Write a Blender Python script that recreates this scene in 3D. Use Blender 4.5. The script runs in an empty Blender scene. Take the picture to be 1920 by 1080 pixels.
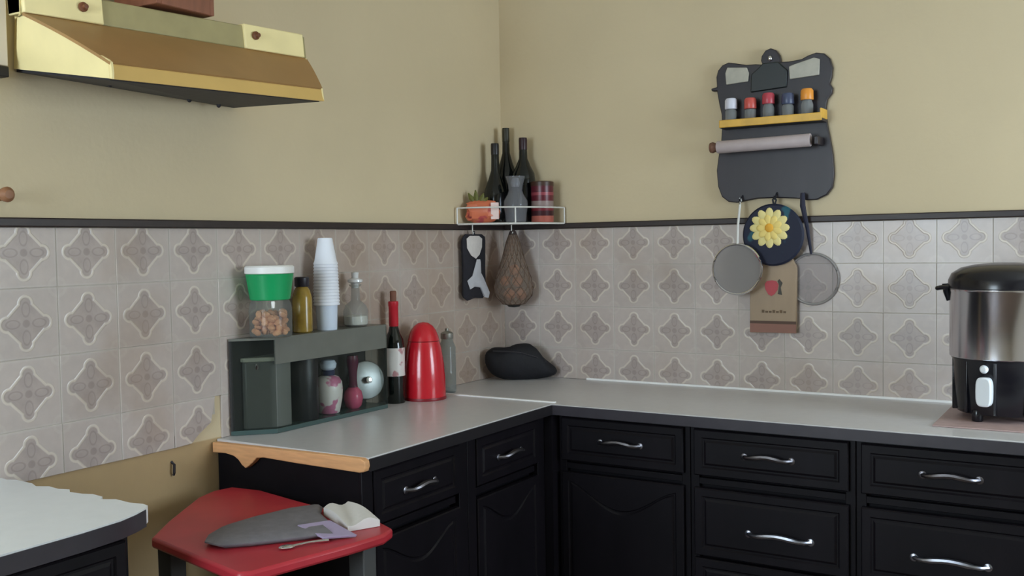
import bpy, bmesh, math, random
from mathutils import Vector, Matrix
random.seed(7)
SC = bpy.context.scene
COL = SC.collection
PI = math.pi

# ------------------------------------------------------------------ camera
cam_d = bpy.data.cameras.new('camera')
cam = bpy.data.objects.new('camera', cam_d)
COL.objects.link(cam)
R_ = Vector((0.85070863, 0.52537063, -0.01674865))
U_ = Vector((-0.00862029, 0.04580348, 0.99891328))
F_ = Vector((-0.52556685, 0.84963977, -0.04349427))
cam.matrix_world = Matrix(((R_.x, U_.x, -F_.x, 1.98852), (R_.y, U_.y, -F_.y, -3.15441),
                           (R_.z, U_.z, -F_.z, 1.38507), (0, 0, 0, 1)))
cam_d.sensor_width = 36
cam_d.lens = 1870.03 / 1920 * 36
cam_d.clip_start = 0.05
SC.camera = cam

# ------------------------------------------------------------------ world, windows' daylight, exposure
W = bpy.data.worlds.new('daylight')
SC.world = W
W.use_nodes = True
bg = W.node_tree.nodes['Background']
bg.inputs['Color'].default_value = (0.76, 0.88, 1.0, 1)
bg.inputs['Strength'].default_value = 17.0
SC.view_settings.view_transform = 'Standard'
SC.view_settings.look = 'None'
SC.view_settings.exposure = 0.32
SC.view_settings.gamma = 1.0
SC.view_settings.use_curve_mapping = False

X1, Y1, ZC = 3.5, -4.6, 2.5           # room: x 0..X1, y Y1..0, height ZC
WIN_F = (0.05, 1.15, 0.90, 2.25)      # window in the wall behind the camera (x0, x1, z0, z1)
WIN_R = (-1.35, -0.35, 0.98, 2.10)    # window in the right wall (y0, y1, z0, z1)


def portal(name, loc, rot, sx, sy):
    l = bpy.data.lights.new(name, 'AREA')
    l.shape = 'RECTANGLE'
    l.size, l.size_y = sx, sy
    l.cycles.is_portal = True
    o = bpy.data.objects.new(name, l)
    COL.objects.link(o)
    o.location = loc
    o.rotation_euler = rot


portal('window_portal', ((WIN_F[0] + WIN_F[1]) / 2, Y1 - 0.05, (WIN_F[2] + WIN_F[3]) / 2), (PI / 2, 0, 0),
       WIN_F[1] - WIN_F[0], WIN_F[3] - WIN_F[2])
portal('window_portal', (X1 + 0.05, (WIN_R[0] + WIN_R[1]) / 2, (WIN_R[2] + WIN_R[3]) / 2), (PI / 2, 0, PI / 2),
       WIN_R[1] - WIN_R[0], WIN_R[3] - WIN_R[2])


# ------------------------------------------------------------------ materials
def lin(c):
    return tuple((v / 255 / 12.92) if v / 255 <= 0.04045 else ((v / 255 + 0.055) / 1.055) ** 2.4 for v in c) + (1,)


MATS = {}


def mat(name, rgb, rough=0.5, metal=0.0, var=0.0, scale=20.0, bump=0.0, trans=0.0, ior=1.45, coat=0.0, spec=0.5,
        stretch=None):
    """plain principled surface with optional procedural grain in colour and relief"""
    if name in MATS:
        return MATS[name]
    m = bpy.data.materials.new(name)
    m.use_nodes = True
    nt = m.node_tree
    b = nt.nodes['Principled BSDF']
    b.inputs['Base Color'].default_value = lin(rgb)
    b.inputs['Roughness'].default_value = rough
    b.inputs['Metallic'].default_value = metal
    b.inputs['IOR'].default_value = ior
    b.inputs['Transmission Weight'].default_value = trans
    b.inputs['Coat Weight'].default_value = coat
    b.inputs['Specular IOR Level'].default_value = spec
    if var or bump:
        tc = nt.nodes.new('ShaderNodeTexCoord')
        mp = nt.nodes.new('ShaderNodeMapping')
        if stretch:
            mp.inputs['Scale'].default_value = stretch
        nz = nt.nodes.new('ShaderNodeTexNoise')
        nz.inputs['Scale'].default_value = scale
        nz.inputs['Detail'].default_value = 5
        nt.links.new(tc.outputs['Object'], mp.inputs['Vector'])
        nt.links.new(mp.outputs['Vector'], nz.inputs['Vector'])
        if var:
            mx = nt.nodes.new('ShaderNodeMix')
            mx.data_type = 'RGBA'
            a = lin(tuple(max(0, v * (1 - var)) for v in rgb))
            c = lin(tuple(min(255, v * (1 + var)) for v in rgb))
            mx.inputs['A'].default_value = a
            mx.inputs['B'].default_value = c
            nt.links.new(nz.outputs['Fac'], mx.inputs['Factor'])
            nt.links.new(mx.outputs['Result'], b.inputs['Base Color'])
        if bump:
            bp = nt.nodes.new('ShaderNodeBump')
            bp.inputs['Strength'].default_value = bump
            bp.inputs['Distance'].default_value = 0.004
            nt.links.new(nz.outputs['Fac'], bp.inputs['Height'])
            nt.links.new(bp.outputs['Normal'], b.inputs['Normal'])
    MATS[name] = m
    return m


def glass(name, rgb, clear=0.8, rough=0.05, body=(176, 179, 179)):
    """thin clear or tinted glass / plastic sheet: mostly see-through with a glossy skin"""
    if name in MATS:
        return MATS[name]
    m = bpy.data.materials.new(name)
    m.use_nodes = True
    nt = m.node_tree
    nt.nodes.remove(nt.nodes['Principled BSDF'])
    out = nt.nodes['Material Output']
    tr = nt.nodes.new('ShaderNodeBsdfTransparent')
    tr.inputs['Color'].default_value = lin(rgb)
    gl = nt.nodes.new('ShaderNodeBsdfPrincipled')
    gl.inputs['Base Color'].default_value = lin(rgb) if rough > 0.3 else lin(body)
    gl.inputs['Roughness'].default_value = rough
    lw = nt.nodes.new('ShaderNodeLayerWeight')
    lw.inputs['Blend'].default_value = 0.25
    mr = nt.nodes.new('ShaderNodeMapRange')
    mr.inputs['To Min'].default_value = 1 - clear
    mr.inputs['To Max'].default_value = min(1, 1.18 - clear)
    mx = nt.nodes.new('ShaderNodeMixShader')
    nt.links.new(lw.outputs['Facing'], mr.inputs['Value'])
    nt.links.new(mr.outputs['Result'], mx.inputs['Fac'])
    nt.links.new(tr.outputs['BSDF'], mx.inputs[1])
    nt.links.new(gl.outputs['BSDF'], mx.inputs[2])
    nt.links.new(mx.outputs['Shader'], out.inputs['Surface'])
    MATS[name] = m
    return m


class NG:
    """tiny helper to write maths in shader nodes"""

    def __init__(self, nt):
        self.nt = nt

    def op(self, o, a, b=None, c=None):
        n = self.nt.nodes.new('ShaderNodeMath')
        n.operation = o
        for i, v in enumerate((a, b, c)):
            if v is None:
                continue
            if isinstance(v, (int, float)):
                n.inputs[i].default_value = v
            else:
                self.nt.links.new(v, n.inputs[i])
        return n.outputs[0]

    def smooth(self, v, lo, hi, a=0.0, b=1.0):
        n = self.nt.nodes.new('ShaderNodeMapRange')
        n.interpolation_type = 'SMOOTHSTEP'
        self.nt.links.new(v, n.inputs['Value'])
        n.inputs['From Min'].default_value = lo
        n.inputs['From Max'].default_value = hi
        n.inputs['To Min'].default_value = a
        n.inputs['To Max'].default_value = b
        return n.outputs['Result']

    def mix(self, f, a, b):
        n = self.nt.nodes.new('ShaderNodeMix')
        n.data_type = 'RGBA'
        for s, v in (('Factor', f), ('A', a), ('B', b)):
            if isinstance(v, (int, float, tuple)):
                n.inputs[s].default_value = v
            else:
                self.nt.links.new(v, n.inputs[s])
        return n.outputs['Result']


def tile_material(name, axis):
    """glazed tile printed with a barbed quatrefoil; axis = local horizontal axis of the tile ('X' or 'Y')"""
    m = bpy.data.materials.new(name)
    m.use_nodes = True
    nt = m.node_tree
    g = NG(nt)
    b = nt.nodes['Principled BSDF']
    tc = nt.nodes.new('ShaderNodeTexCoord')
    sp = nt.nodes.new('ShaderNodeSeparateXYZ')
    nt.links.new(tc.outputs['Object'], sp.inputs[0])
    u = g.op('ABSOLUTE', g.op('DIVIDE', sp.outputs[axis], 0.15))
    v = g.op('ABSOLUTE', g.op('DIVIDE', sp.outputs['Z'], 0.15))
    a = g.op('MAXIMUM', u, v)
    c = g.op('MINIMUM', u, v)
    rad = g.op('SQRT', g.op('ADD', g.op('POWER', u, 2.0), g.op('POWER', v, 2.0)))
    lobe = g.op('SUBTRACT', g.op('SQRT', g.op('ADD', g.op('POWER', g.op('SUBTRACT', a, 0.284), 2.0), g.op('POWER', c, 2.0))), 0.100)
    dia = g.op('MULTIPLY', g.op('SUBTRACT', g.op('ADD', u, v), 0.372), 0.707)
    d = g.op('MINIMUM', lobe, dia)
    line = g.op('SUBTRACT', 1.0, g.smooth(g.op('ABSOLUTE', d), 0.008, 0.030))
    inside = g.op('SUBTRACT', 1.0, g.smooth(d, -0.01, 0.01))
    # four petals and a centre inside the quatrefoil
    pet = g.op('SUBTRACT', g.op('SQRT', g.op('ADD', g.op('POWER', g.op('SUBTRACT', a, 0.20), 2.0), g.op('MULTIPLY', g.op('POWER', c, 2.0), 3.0))), 0.10)
    petl = g.op('SUBTRACT', 1.0, g.smooth(g.op('ABSOLUTE', pet), 0.006, 0.022))
    cen = g.op('SUBTRACT', 1.0, g.smooth(rad, 0.045, 0.065))
    # pale corner rosette drawn across the joints
    cu = g.op('SUBTRACT', 0.5, u)
    cv = g.op('SUBTRACT', 0.5, v)
    cr = g.op('SQRT', g.op('ADD', g.op('POWER', cu, 2.0), g.op('POWER', cv, 2.0)))
    corner = g.op('SUBTRACT', 1.0, g.smooth(g.op('ABSOLUTE', g.op('SUBTRACT', cr, 0.13)), 0.012, 0.035))
    edge = g.smooth(a, 0.455, 0.485)
    nz = nt.nodes.new('ShaderNodeTexNoise')
    nz.inputs['Scale'].default_value = 45
    nz.inputs['Detail'].default_value = 6
    nt.links.new(tc.outputs['Object'], nz.inputs['Vector'])
    oi = nt.nodes.new('ShaderNodeObjectInfo')
    geo = nt.nodes.new('ShaderNodeNewGeometry')
    big = nt.nodes.new('ShaderNodeTexNoise')
    big.inputs['Scale'].default_value = 4.0
    big.inputs['Detail'].default_value = 3
    nt.links.new(geo.outputs['Position'], big.inputs['Vector'])
    base = g.mix(nz.outputs['Fac'], lin((178, 166, 160)), lin((195, 182, 175)))
    col = g.mix(g.op('MULTIPLY', corner, 0.22), base, lin((204, 196, 186)))
    col = g.mix(g.op('MULTIPLY', edge, 0.35), col, lin((196, 190, 184)))
    inner = g.mix(nz.outputs['Fac'], lin((150, 137, 132)), lin((182, 167, 161)))
    inner = g.mix(g.op('MULTIPLY', petl, 0.45), inner, lin((120, 108, 104)))
    inner = g.mix(g.op('MULTIPLY', cen, 0.5), inner, lin((122, 108, 102)))
    col = g.mix(g.op('MULTIPLY', inside, 0.8), col, inner)
    col = g.mix(g.op('MULTIPLY', line, 0.62), col, lin((220, 209, 194)))
    # grease and tea-coloured staining, different on every tile
    st = g.smooth(big.outputs['Fac'], 0.48, 0.72, 0.0, 0.30)
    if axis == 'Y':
        # the left-wall tiles turn browner towards the inner corner
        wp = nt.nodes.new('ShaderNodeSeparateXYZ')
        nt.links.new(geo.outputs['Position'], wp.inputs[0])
        corner_tint = g.op('MULTIPLY', g.smooth(wp.outputs['Y'], -1.5, -0.7), g.smooth(big.outputs['Fac'], 0.25, 0.6, 0.12, 0.5))
        st = g.op('MAXIMUM', st, corner_tint)
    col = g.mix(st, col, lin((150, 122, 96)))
    hv = nt.nodes.new('ShaderNodeHueSaturation')
    nt.links.new(col, hv.inputs['Color'])
    nt.links.new(g.op('ADD', g.op('MULTIPLY', oi.outputs['Random'], 0.08), 0.95), hv.inputs['Value'])
    nt.links.new(hv.outputs['Color'], b.inputs['Base Color'])
    b.inputs['Roughness'].default_value = 0.28
    b.inputs['Specular IOR Level'].default_value = 0.4
    bp = nt.nodes.new('ShaderNodeBump')
    bp.inputs['Strength'].default_value = 0.25
    bp.inputs['Distance'].default_value = 0.002
    nt.links.new(g.op('ADD', line, g.op('MULTIPLY', nz.outputs['Fac'], 0.6)), bp.inputs['Height'])
    nt.links.new(bp.outputs['Normal'], b.inputs['Normal'])
    return m


def wall_material(name, rgb, low=None):
    m = bpy.data.materials.new(name)
    m.use_nodes = True
    nt = m.node_tree
    g = NG(nt)
    b = nt.nodes['Principled BSDF']
    geo = nt.nodes.new('ShaderNodeNewGeometry')
    n1 = nt.nodes.new('ShaderNodeTexNoise')
    n1.inputs['Scale'].default_value = 2.2
    n1.inputs['Detail'].default_value = 6
    n2 = nt.nodes.new('ShaderNodeTexNoise')
    n2.inputs['Scale'].default_value = 60
    n2.inputs['Detail'].default_value = 4
    for n in (n1, n2):
        nt.links.new(geo.outputs['Position'], n.inputs['Vector'])
    a = lin(tuple(v * 0.95 for v in rgb))
    c = lin(tuple(min(255, v * 1.04) for v in rgb))
    col = g.mix(n1.outputs['Fac'], a, c)
    if low:
        sp = nt.nodes.new('ShaderNodeSeparateXYZ')
        nt.links.new(geo.outputs['Position'], sp.inputs[0])
        lc = g.mix(n1.outputs['Fac'], lin(tuple(v * 0.85 for v in low)), lin(tuple(min(255, v * 1.1) for v in low)))
        col = g.mix(g.smooth(sp.outputs['Z'], 0.90, 0.905), lc, col)
    nt.links.new(col, b.inputs['Base Color'])
    b.inputs['Roughness'].default_value = 0.75
    b.inputs['Specular IOR Level'].default_value = 0.25
    bp = nt.nodes.new('ShaderNodeBump')
    bp.inputs['Strength'].default_value = 0.18
    bp.inputs['Distance'].default_value = 0.003
    nt.links.new(n2.outputs['Fac'], bp.inputs['Height'])
    nt.links.new(bp.outputs['Normal'], b.inputs['Normal'])
    return m


KHAKI = (204, 187, 155)
M_WALL = wall_material('khaki_wall_paint', KHAKI)
M_WALLL = wall_material('khaki_wall_paint_over_bare_plaster', KHAKI, low=(176, 150, 112))
M_TILE_X = tile_material('quatrefoil_tile_back', 'X')
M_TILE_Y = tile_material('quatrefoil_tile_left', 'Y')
M_CEIL = mat('ceiling_white', (225, 220, 205), 0.8)
M_FLOOR = mat('floor_brown', (96, 78, 66), 0.5, var=0.15, scale=6)
M_TRIM = mat('dark_trim_wood', (44, 34, 32), 0.45, var=0.25, scale=30, stretch=(1, 1, 6))
M_DARK = mat('black_stained_wood', (19, 16, 20), 0.42, var=0.35, scale=14, bump=0.06, spec=0.2, stretch=(1, 1, 0.25))
M_DARK2 = mat('black_stained_wood_panel', (18, 16, 20), 0.5, var=0.3, scale=14, bump=0.06, spec=0.15)
M_EDGE = mat('dark_laminate_edge', (58, 54, 60), 0.35, var=0.12, scale=25)
M_TOP = mat('white_laminate', (196, 193, 193), 0.30, var=0.03, scale=40)
M_JOINT = mat('white_joint_strip', (238, 236, 234), 0.3)
M_PINE = mat('raw_pine', (214, 160, 112), 0.6, var=0.12, scale=18, stretch=(1, 8, 8))
M_PEWTER = mat('pewter', (170, 175, 190), 0.28, metal=1.0)
M_WHITE = mat('white_plastic', (232, 230, 226), 0.4)
M_WIRE = mat('white_coated_wire', (205, 202, 196), 0.35)
M_CHROME = mat('bright_steel', (215, 216, 222), 0.16, metal=1.0)


# ------------------------------------------------------------------ mesh helpers
def B():
    return bmesh.new()


def box(bm, x0, x1, y0, y1, z0, z1, M=None):
    vs = [bm.verts.new(v) for v in ((x0, y0, z0), (x1, y0, z0), (x1, y1, z0), (x0, y1, z0),
                                    (x0, y0, z1), (x1, y0, z1), (x1, y1, z1), (x0, y1, z1))]
    for f in ((3, 2, 1, 0), (4, 5, 6, 7), (0, 1, 5, 4), (1, 2, 6, 5), (2, 3, 7, 6), (3, 0, 4, 7)):
        bm.faces.new([vs[i] for i in f])
    if M:
        bmesh.ops.transform(bm, matrix=M, verts=vs)
    return vs


def hexa(bm, p):
    """box from 8 corners: bottom four, then top four, same turn"""
    vs = [bm.verts.new(v) for v in p]
    for f in ((3, 2, 1, 0), (4, 5, 6, 7), (0, 1, 5, 4), (1, 2, 6, 5), (2, 3, 7, 6), (3, 0, 4, 7)):
        bm.faces.new([vs[i] for i in f])
    return vs


def prism(bm, pts, axis, a, b):
    """outline pts extruded along axis from a to b; pts are the two other coordinates in xyz order"""
    def P(q, w):
        return {'x': (w, q[0], q[1]), 'y': (q[0], w, q[1]), 'z': (q[0], q[1], w)}[axis]
    lo = [bm.verts.new(P(q, a)) for q in pts]
    hi = [bm.verts.new(P(q, b)) for q in pts]
    n = len(pts)
    bm.faces.new(lo)
    bm.faces.new(hi)
    for i in range(n):
        bm.faces.new((lo[i], lo[(i + 1) % n], hi[(i + 1) % n], hi[i]))
    return lo + hi


def lathe(bm, prof, c=(0, 0, 0), seg=28, sx=1.0, sy=1.0, M=None):
    rings = []
    made = []
    for r, z in prof:
        if r < 1e-5:
            ring = [bm.verts.new((c[0], c[1], c[2] + z))]
        else:
            ring = [bm.verts.new((c[0] + sx * r * math.cos(2 * PI * k / seg), c[1] + sy * r * math.sin(2 * PI * k / seg), c[2] + z)) for k in range(seg)]
        rings.append(ring)
        made += ring
    for a, b in zip(rings, rings[1:]):
        for k in range(seg):
            j = (k + 1) % seg
            if len(a) == 1 and len(b) == 1:
                break
            if len(a) == 1:
                bm.faces.new((a[0], b[j], b[k]))
            elif len(b) == 1:
                bm.faces.new((a[k], a[j], b[0]))
            else:
                bm.faces.new((a[k], a[j], b[j], b[k]))
    for ring in (rings[0], rings[-1]):
        if len(ring) > 1:
            bm.faces.new(ring)
    if M:
        bmesh.ops.transform(bm, matrix=M, verts=made)
    return made


def tube(bm, pts, r, seg=8, closed=False):
    pts = [Vector(p) for p in pts]
    n = len(pts)
    rings = []
    for i, p in enumerate(pts):
        if closed:
            t = pts[(i + 1) % n] - pts[i - 1]
        else:
            t = pts[min(i + 1, n - 1)] - pts[max(i - 1, 0)]
        t.normalize()
        up = Vector((0, 0, 1)) if abs(t.z) < 0.9 else Vector((0, 1, 0))
        s = t.cross(up).normalized()
        w = s.cross(t)
        rr = r[i] if isinstance(r, (list, tuple)) else r
        rings.append([bm.verts.new(p + rr * (math.cos(2 * PI * k / seg) * s + math.sin(2 * PI * k / seg) * w)) for k in range(seg)])
    m = n if closed else n - 1
    for i in range(m):
        a, b = rings[i], rings[(i + 1) % n]
        for k in range(seg):
            j = (k + 1) % seg
            bm.faces.new((a[k], a[j], b[j], b[k]))
    if not closed:
        bm.faces.new(rings[0])
        bm.faces.new(rings[-1])


def ball(bm, c, rx, ry, rz, seg=16, rings=10, M=None):
    prof = [(math.sin(PI * i / rings), -math.cos(PI * i / rings)) for i in range(rings + 1)]
    prof[0] = (0, -1)
    prof[-1] = (0, 1)
    vs = lathe(bm, prof, seg=seg)
    T = Matrix.Translation(c) @ (M or Matrix.Identity(4)) @ Matrix.Diagonal((rx, ry, rz, 1))
    bmesh.ops.transform(bm, matrix=T, verts=vs)
    return vs


def base_of(o):
    v = Vector((0, 0, 0))
    while o is not None:
        v += o.location
        o = o.parent
    return v


def obj(name, bm, m, parent=None, bevel=0.0, smooth=35, kind=None, mods=None):
    """link a bmesh (written in world coordinates) as one mesh object"""
    bmesh.ops.recalc_face_normals(bm, faces=bm.faces)
    lo = Vector([min(v.co[i] for v in bm.verts) for i in range(3)])
    hi = Vector([max(v.co[i] for v in bm.verts) for i in range(3)])
    o0 = Vector(((lo.x + hi.x) / 2, (lo.y + hi.y) / 2, lo.z))
    bmesh.ops.translate(bm, vec=-o0, verts=bm.verts)
    me = bpy.data.meshes.new(name)
    bm.to_mesh(me)
    bm.free()
    me.materials.append(m)
    if smooth:
        me.shade_smooth()
        me.set_sharp_from_angle(angle=math.radians(smooth))
    o = bpy.data.objects.new(name, me)
    COL.objects.link(o)
    o.location = o0 - (base_of(parent) if parent else Vector((0, 0, 0)))
    o.parent = parent
    if bevel:
        md = o.modifiers.new('bevel', 'BEVEL')
        md.width = bevel
        md.segments = 2
        md.limit_method = 'ANGLE'
        md.angle_limit = math.radians(40)
    if kind:
        o['kind'] = kind
    return o


def tag(o, label, cat, group=None):
    o['label'] = label
    o['category'] = cat
    if group:
        o['group'] = group
    return o


def thing(name, label, cat, loc, group=None):
    o = bpy.data.objects.new(name, None)
    o.empty_display_size = 0.05
    COL.objects.link(o)
    o.location = loc
    return tag(o, label, cat, group)


def bx(name, m, parent, *lim, bevel=0.0, label=None):
    bm = B()
    box(bm, *lim)
    o = obj(name, bm, m, parent, bevel=bevel)
    if label:
        o['label'] = label
    return o


# ================================================================== the room
def wall_with_hole(name, axis, pos, thick, a0, a1, hole, m):
    """wall slab across a0..a1 with one rectangular opening (h0, h1, z0, z1)"""
    bm = B()
    h0, h1, z0, z1 = hole
    for p0, p1, q0, q1 in ((a0, h0, 0, ZC), (h1, a1, 0, ZC), (h0, h1, 0, z0), (h0, h1, z1, ZC)):
        if axis == 'y':
            box(bm, p0, p1, pos, pos + thick, q0, q1)
        else:
            box(bm, pos, pos + thick, p0, p1, q0, q1)
    return obj(name, bm, m, kind='structure', smooth=0)


bm = B(); box(bm, -0.12, 0, Y1, 0.12, 0, ZC)
wall_left = obj('wall_left', bm, M_WALLL, kind='structure', smooth=0)
bm = B(); box(bm, 0, X1, 0, 0.12, 0, ZC)
wall_back = obj('wall_back', bm, M_WALL, kind='structure', smooth=0)
M_PALE = wall_material('pale_wall_paint', (226, 220, 208))  # unseen walls given a lighter colour to add fill light to the room
wall_with_hole('wall_front', 'y', Y1 - 0.12, 0.12, -0.12, X1 + 0.12, WIN_F, M_PALE)
wall_with_hole('wall_right', 'x', X1, 0.12, Y1, 0.12, WIN_R, M_PALE)
bm = B(); box(bm, -0.12, X1 + 0.12, Y1 - 0.12, 0.12, -0.1, 0)
obj('floor', bm, M_FLOOR, kind='structure', smooth=0)
bm = B(); box(bm, -0.12, X1 + 0.12, Y1 - 0.12, 0.12, ZC, ZC + 0.1)
obj('ceiling', bm, M_CEIL, kind='structure', smooth=0)

M_PANE = glass('window_pane', (250, 252, 252), clear=0.97, rough=0.02, body=(40, 42, 42))
M_FRAME = mat('window_frame_paint', (226, 222, 212), 0.5)
for n, (ax, hole) in enumerate((('y', WIN_F), ('x', WIN_R)), 1):
    h0, h1, z0, z1 = hole
    mid = (h0 + h1) / 2
    bm = B()
    for p0, p1, q0, q1 in ((h0, h0 + 0.05, z0, z1), (h1 - 0.05, h1, z0, z1), (mid - 0.025, mid + 0.025, z0, z1),
                           (h0, h1, z0, z0 + 0.05), (h0, h1, z1 - 0.05, z1)):
        if ax == 'y':
            box(bm, p0, p1, Y1 - 0.09, Y1 - 0.03, q0, q1)
        else:
            box(bm, X1 + 0.03, X1 + 0.09, p0, p1, q0, q1)
    w = obj('window_%d' % n, bm, M_FRAME, kind='structure', smooth=0)
    for p0, p1 in ((h0 + 0.05, mid - 0.025), (mid + 0.025, h1 - 0.05)):
        bm = B()
        if ax == 'y':
            box(bm, p0, p1, Y1 - 0.062, Y1 - 0.058, z0 + 0.05, z1 - 0.05)
        else:
            box(bm, X1 + 0.058, X1 + 0.062, p0, p1, z0 + 0.05, z1 - 0.05)
        obj('pane', bm, M_PANE, w, smooth=0)

# dark rail along the top of the tiles on both walls
ZT = 1.449
bm = B(); box(bm, 0, 0.016, -3.2, 0, ZT - 0.010, ZT + 0.010)
obj('trim_1', bm, M_TRIM, kind='structure', bevel=0.003)
bm = B(); box(bm, 0.016, 2.6, -0.016, 0, ZT - 0.010, ZT + 0.010)
obj('trim_2', bm, M_TRIM, kind='structure', bevel=0.003)

# ---- tiles, one object each; whole tiles share a mesh, cut rows have their own
T, J = 0.15, 0.0006
ROWS = [(1.385, -0.075, 0.054), (1.235, -0.075, 0.075), (1.085, -0.075, 0.075), (0.935, -0.035, 0.075)]


def tile_mesh(axis, lo, hi, z0, z1, chip=False):
    bm = B()
    d, e = 0.006, 0.0010
    p0, p1, q0, q1 = lo + J, hi - J, z0 + J, z1 - J
    outline = [(p0, q0), (p1, q0), (p1, q1), (p0, q1)]
    if chip:
        outline = [(p0, q0), (p0 + 0.05, q0 + 0.002), (p0 + 0.075, q0 + 0.022), (p1 - 0.035, q0 + 0.045), (p1 - 0.022, q1 - 0.01), (p1 - 0.02, q1), (p0, q1)]
    cx = sum(p for p, q in outline) / len(outline)
    cz = sum(q for p, q in outline) / len(outline)
    inner = [(p + (e if p < cx else -e), q + (e if q < cz else -e)) for p, q in outline]
    def P(q, w):
        return (w, q[0], q[1]) if axis == 'Y' else (q[0], -w, q[1])
    a = [bm.verts.new(P(q, 0.0)) for q in outline]
    b = [bm.verts.new(P(q, d - e)) for q in outline]
    c = [bm.verts.new(P(q, d)) for q in inner]
    n = len(outline)
    for r0, r1 in ((a, b), (b, c)):
        for i in range(n):
            bm.faces.new((r0[i], r0[(i + 1) % n], r1[(i + 1) % n], r1[i]))
    bm.faces.new(c)
    bm.faces.new(a)
    bmesh.ops.recalc_face_normals(bm, faces=bm.faces)
    me = bpy.data.meshes.new('tile')
    bm.to_mesh(me)
    bm.free()
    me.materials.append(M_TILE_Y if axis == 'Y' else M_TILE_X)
    return me


M_GROUT = mat('pale_grout', (178, 170, 160), 0.85, var=0.06, scale=50)
bm = B(); box(bm, 0.0, 0.0051, -2.28, -0.0035, 1.011, 1.438); box(bm, 0.0, 0.0051, -2.28, -1.531, 0.901, 1.011); box(bm, 0.0, 0.0051, -1.379, -0.0035, 0.901, 1.011)
box(bm, 0.0, 0.0051, -1.531, -1.45, 0.93, 1.011); box(bm, 0.0, 0.0051, -1.45, -1.402, 0.965, 1.011)
obj('grout', bm, M_GROUT, wall_left, smooth=0, kind='stuff')
bm = B(); box(bm, 0.0035, 2.10, -0.0051, 0.0, 0.901, 1.438)
obj('grout', bm, M_GROUT, wall_back, smooth=0)


def lay_tiles(axis, parent, centres):
    cache = {}
    for r, (zc, lo, hi) in enumerate(ROWS):
        for c, (p, a, b) in enumerate(centres):
            chip = axis == 'Y' and r == 3 and abs(p + 1.455) < 0.01
            key = (round(lo, 4), round(hi, 4), round(a, 4), round(b, 4), chip)
            if key not in cache:
                cache[key] = tile_mesh(axis, a, b, lo, hi, chip)
            o = bpy.data.objects.new('tile', cache[key])
            COL.objects.link(o)
            o.parent = parent
            w = random.uniform(-0.0006, 0.0006)
            loc = Vector((w, p, zc)) if axis == 'Y' else Vector((p, w, zc))
            o.location = loc - base_of(parent)


left_c = [(-1.905 + T * k, -0.075, 0.075) for k in range(-2, 13)] + [(0.045, -0.075, -0.046)]
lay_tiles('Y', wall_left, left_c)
right_c = [(0.2341 + T * k, -0.075, 0.075) for k in range(-1, 13)]
lay_tiles('X', wall_back, right_c)

# small dark fixing left in the bare plaster
bm = B(); tube(bm, [(0.0, -1.5375, 0.868), (0.010, -1.5375, 0.862), (0.010, -1.5385, 0.842), (0.006, -1.537, 0.836)], 0.0035, 6)
obj('nail', bm, mat('rusty_dark_iron', (40, 34, 38), 0.6), wall_left)

# ================================================================== worktops and cabinets
D1, D2, YE = 0.506, 0.539, -1.406
ZW = 0.90

# left worktop with raw pine end strip
wt = thing('worktop', 'white laminate worktop along the left wall, ending in a raw pine strip', 'worktop', (D1 / 2, -0.95, ZW - 0.03))
bx('slab', M_TOP, wt, 0.001, D1 - 0.002, YE + 0.012, -0.516, ZW - 0.03, ZW, bevel=0.0015)
bx('front_edge', mat('dark_edge_shaded', (32, 29, 32), 0.4), wt, D1 - 0.002, D1 + 0.002, YE + 0.012, -0.541, ZW - 0.032, ZW - 0.003, label='dark front edging')  # same edging as the right run, its colour darkened for the dimmer left side
bm = B()
pine = [(0.004, 0.894), (0.495, 0.900), (0.506, 0.894), (0.508, 0.882), (0.503, 0.870), (0.49, 0.867), (0.30, 0.869), (0.185, 0.872), (0.160, 0.869),
        (0.146, 0.856), (0.132, 0.846), (0.121, 0.839), (0.108, 0.846), (0.096, 0.858), (0.080, 0.866), (0.05, 0.870), (0.004, 0.868)]
prism(bm, pine, 'y', YE - 0.006, YE + 0.012)
obj('end_strip', bm, M_PINE, wt, bevel=0.002)['label'] = 'raw pine end strip with a small pointed drop'
bx('joint_strip', M_JOINT, wt, 0.03, D1 - 0.004, -0.519, -0.505, ZW - 0.001, ZW + 0.0035, bevel=0.001, label='bright white joint strip')

# right worktop (runs through the corner)
wt2 = thing('worktop', 'white laminate worktop running along the back wall under the tiles', 'worktop', (1.2, -0.27, ZW - 0.03))
bm = B()
prism(bm, [(0.001, -0.001), (2.40, -0.001), (2.40, -D2 + 0.002), (D1 - 0.002, -D2 + 0.002), (D1 - 0.002, -0.5155), (0.001, -0.5155)], 'z', ZW - 0.03, ZW)
obj('slab', bm, M_TOP, wt2, bevel=0.0015)
bx('front_edge', M_EDGE, wt2, D1 + 0.002, 2.40, -D2 - 0.002, -D2 + 0.002, ZW - 0.032, ZW - 0.003, label='dark front edging')
bx('sealing_strip', M_JOINT, wt2, 0.35, 2.40, -0.012, -0.0062, ZW, ZW + 0.006, label='thin pale sealing bead at the tiles')


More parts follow.
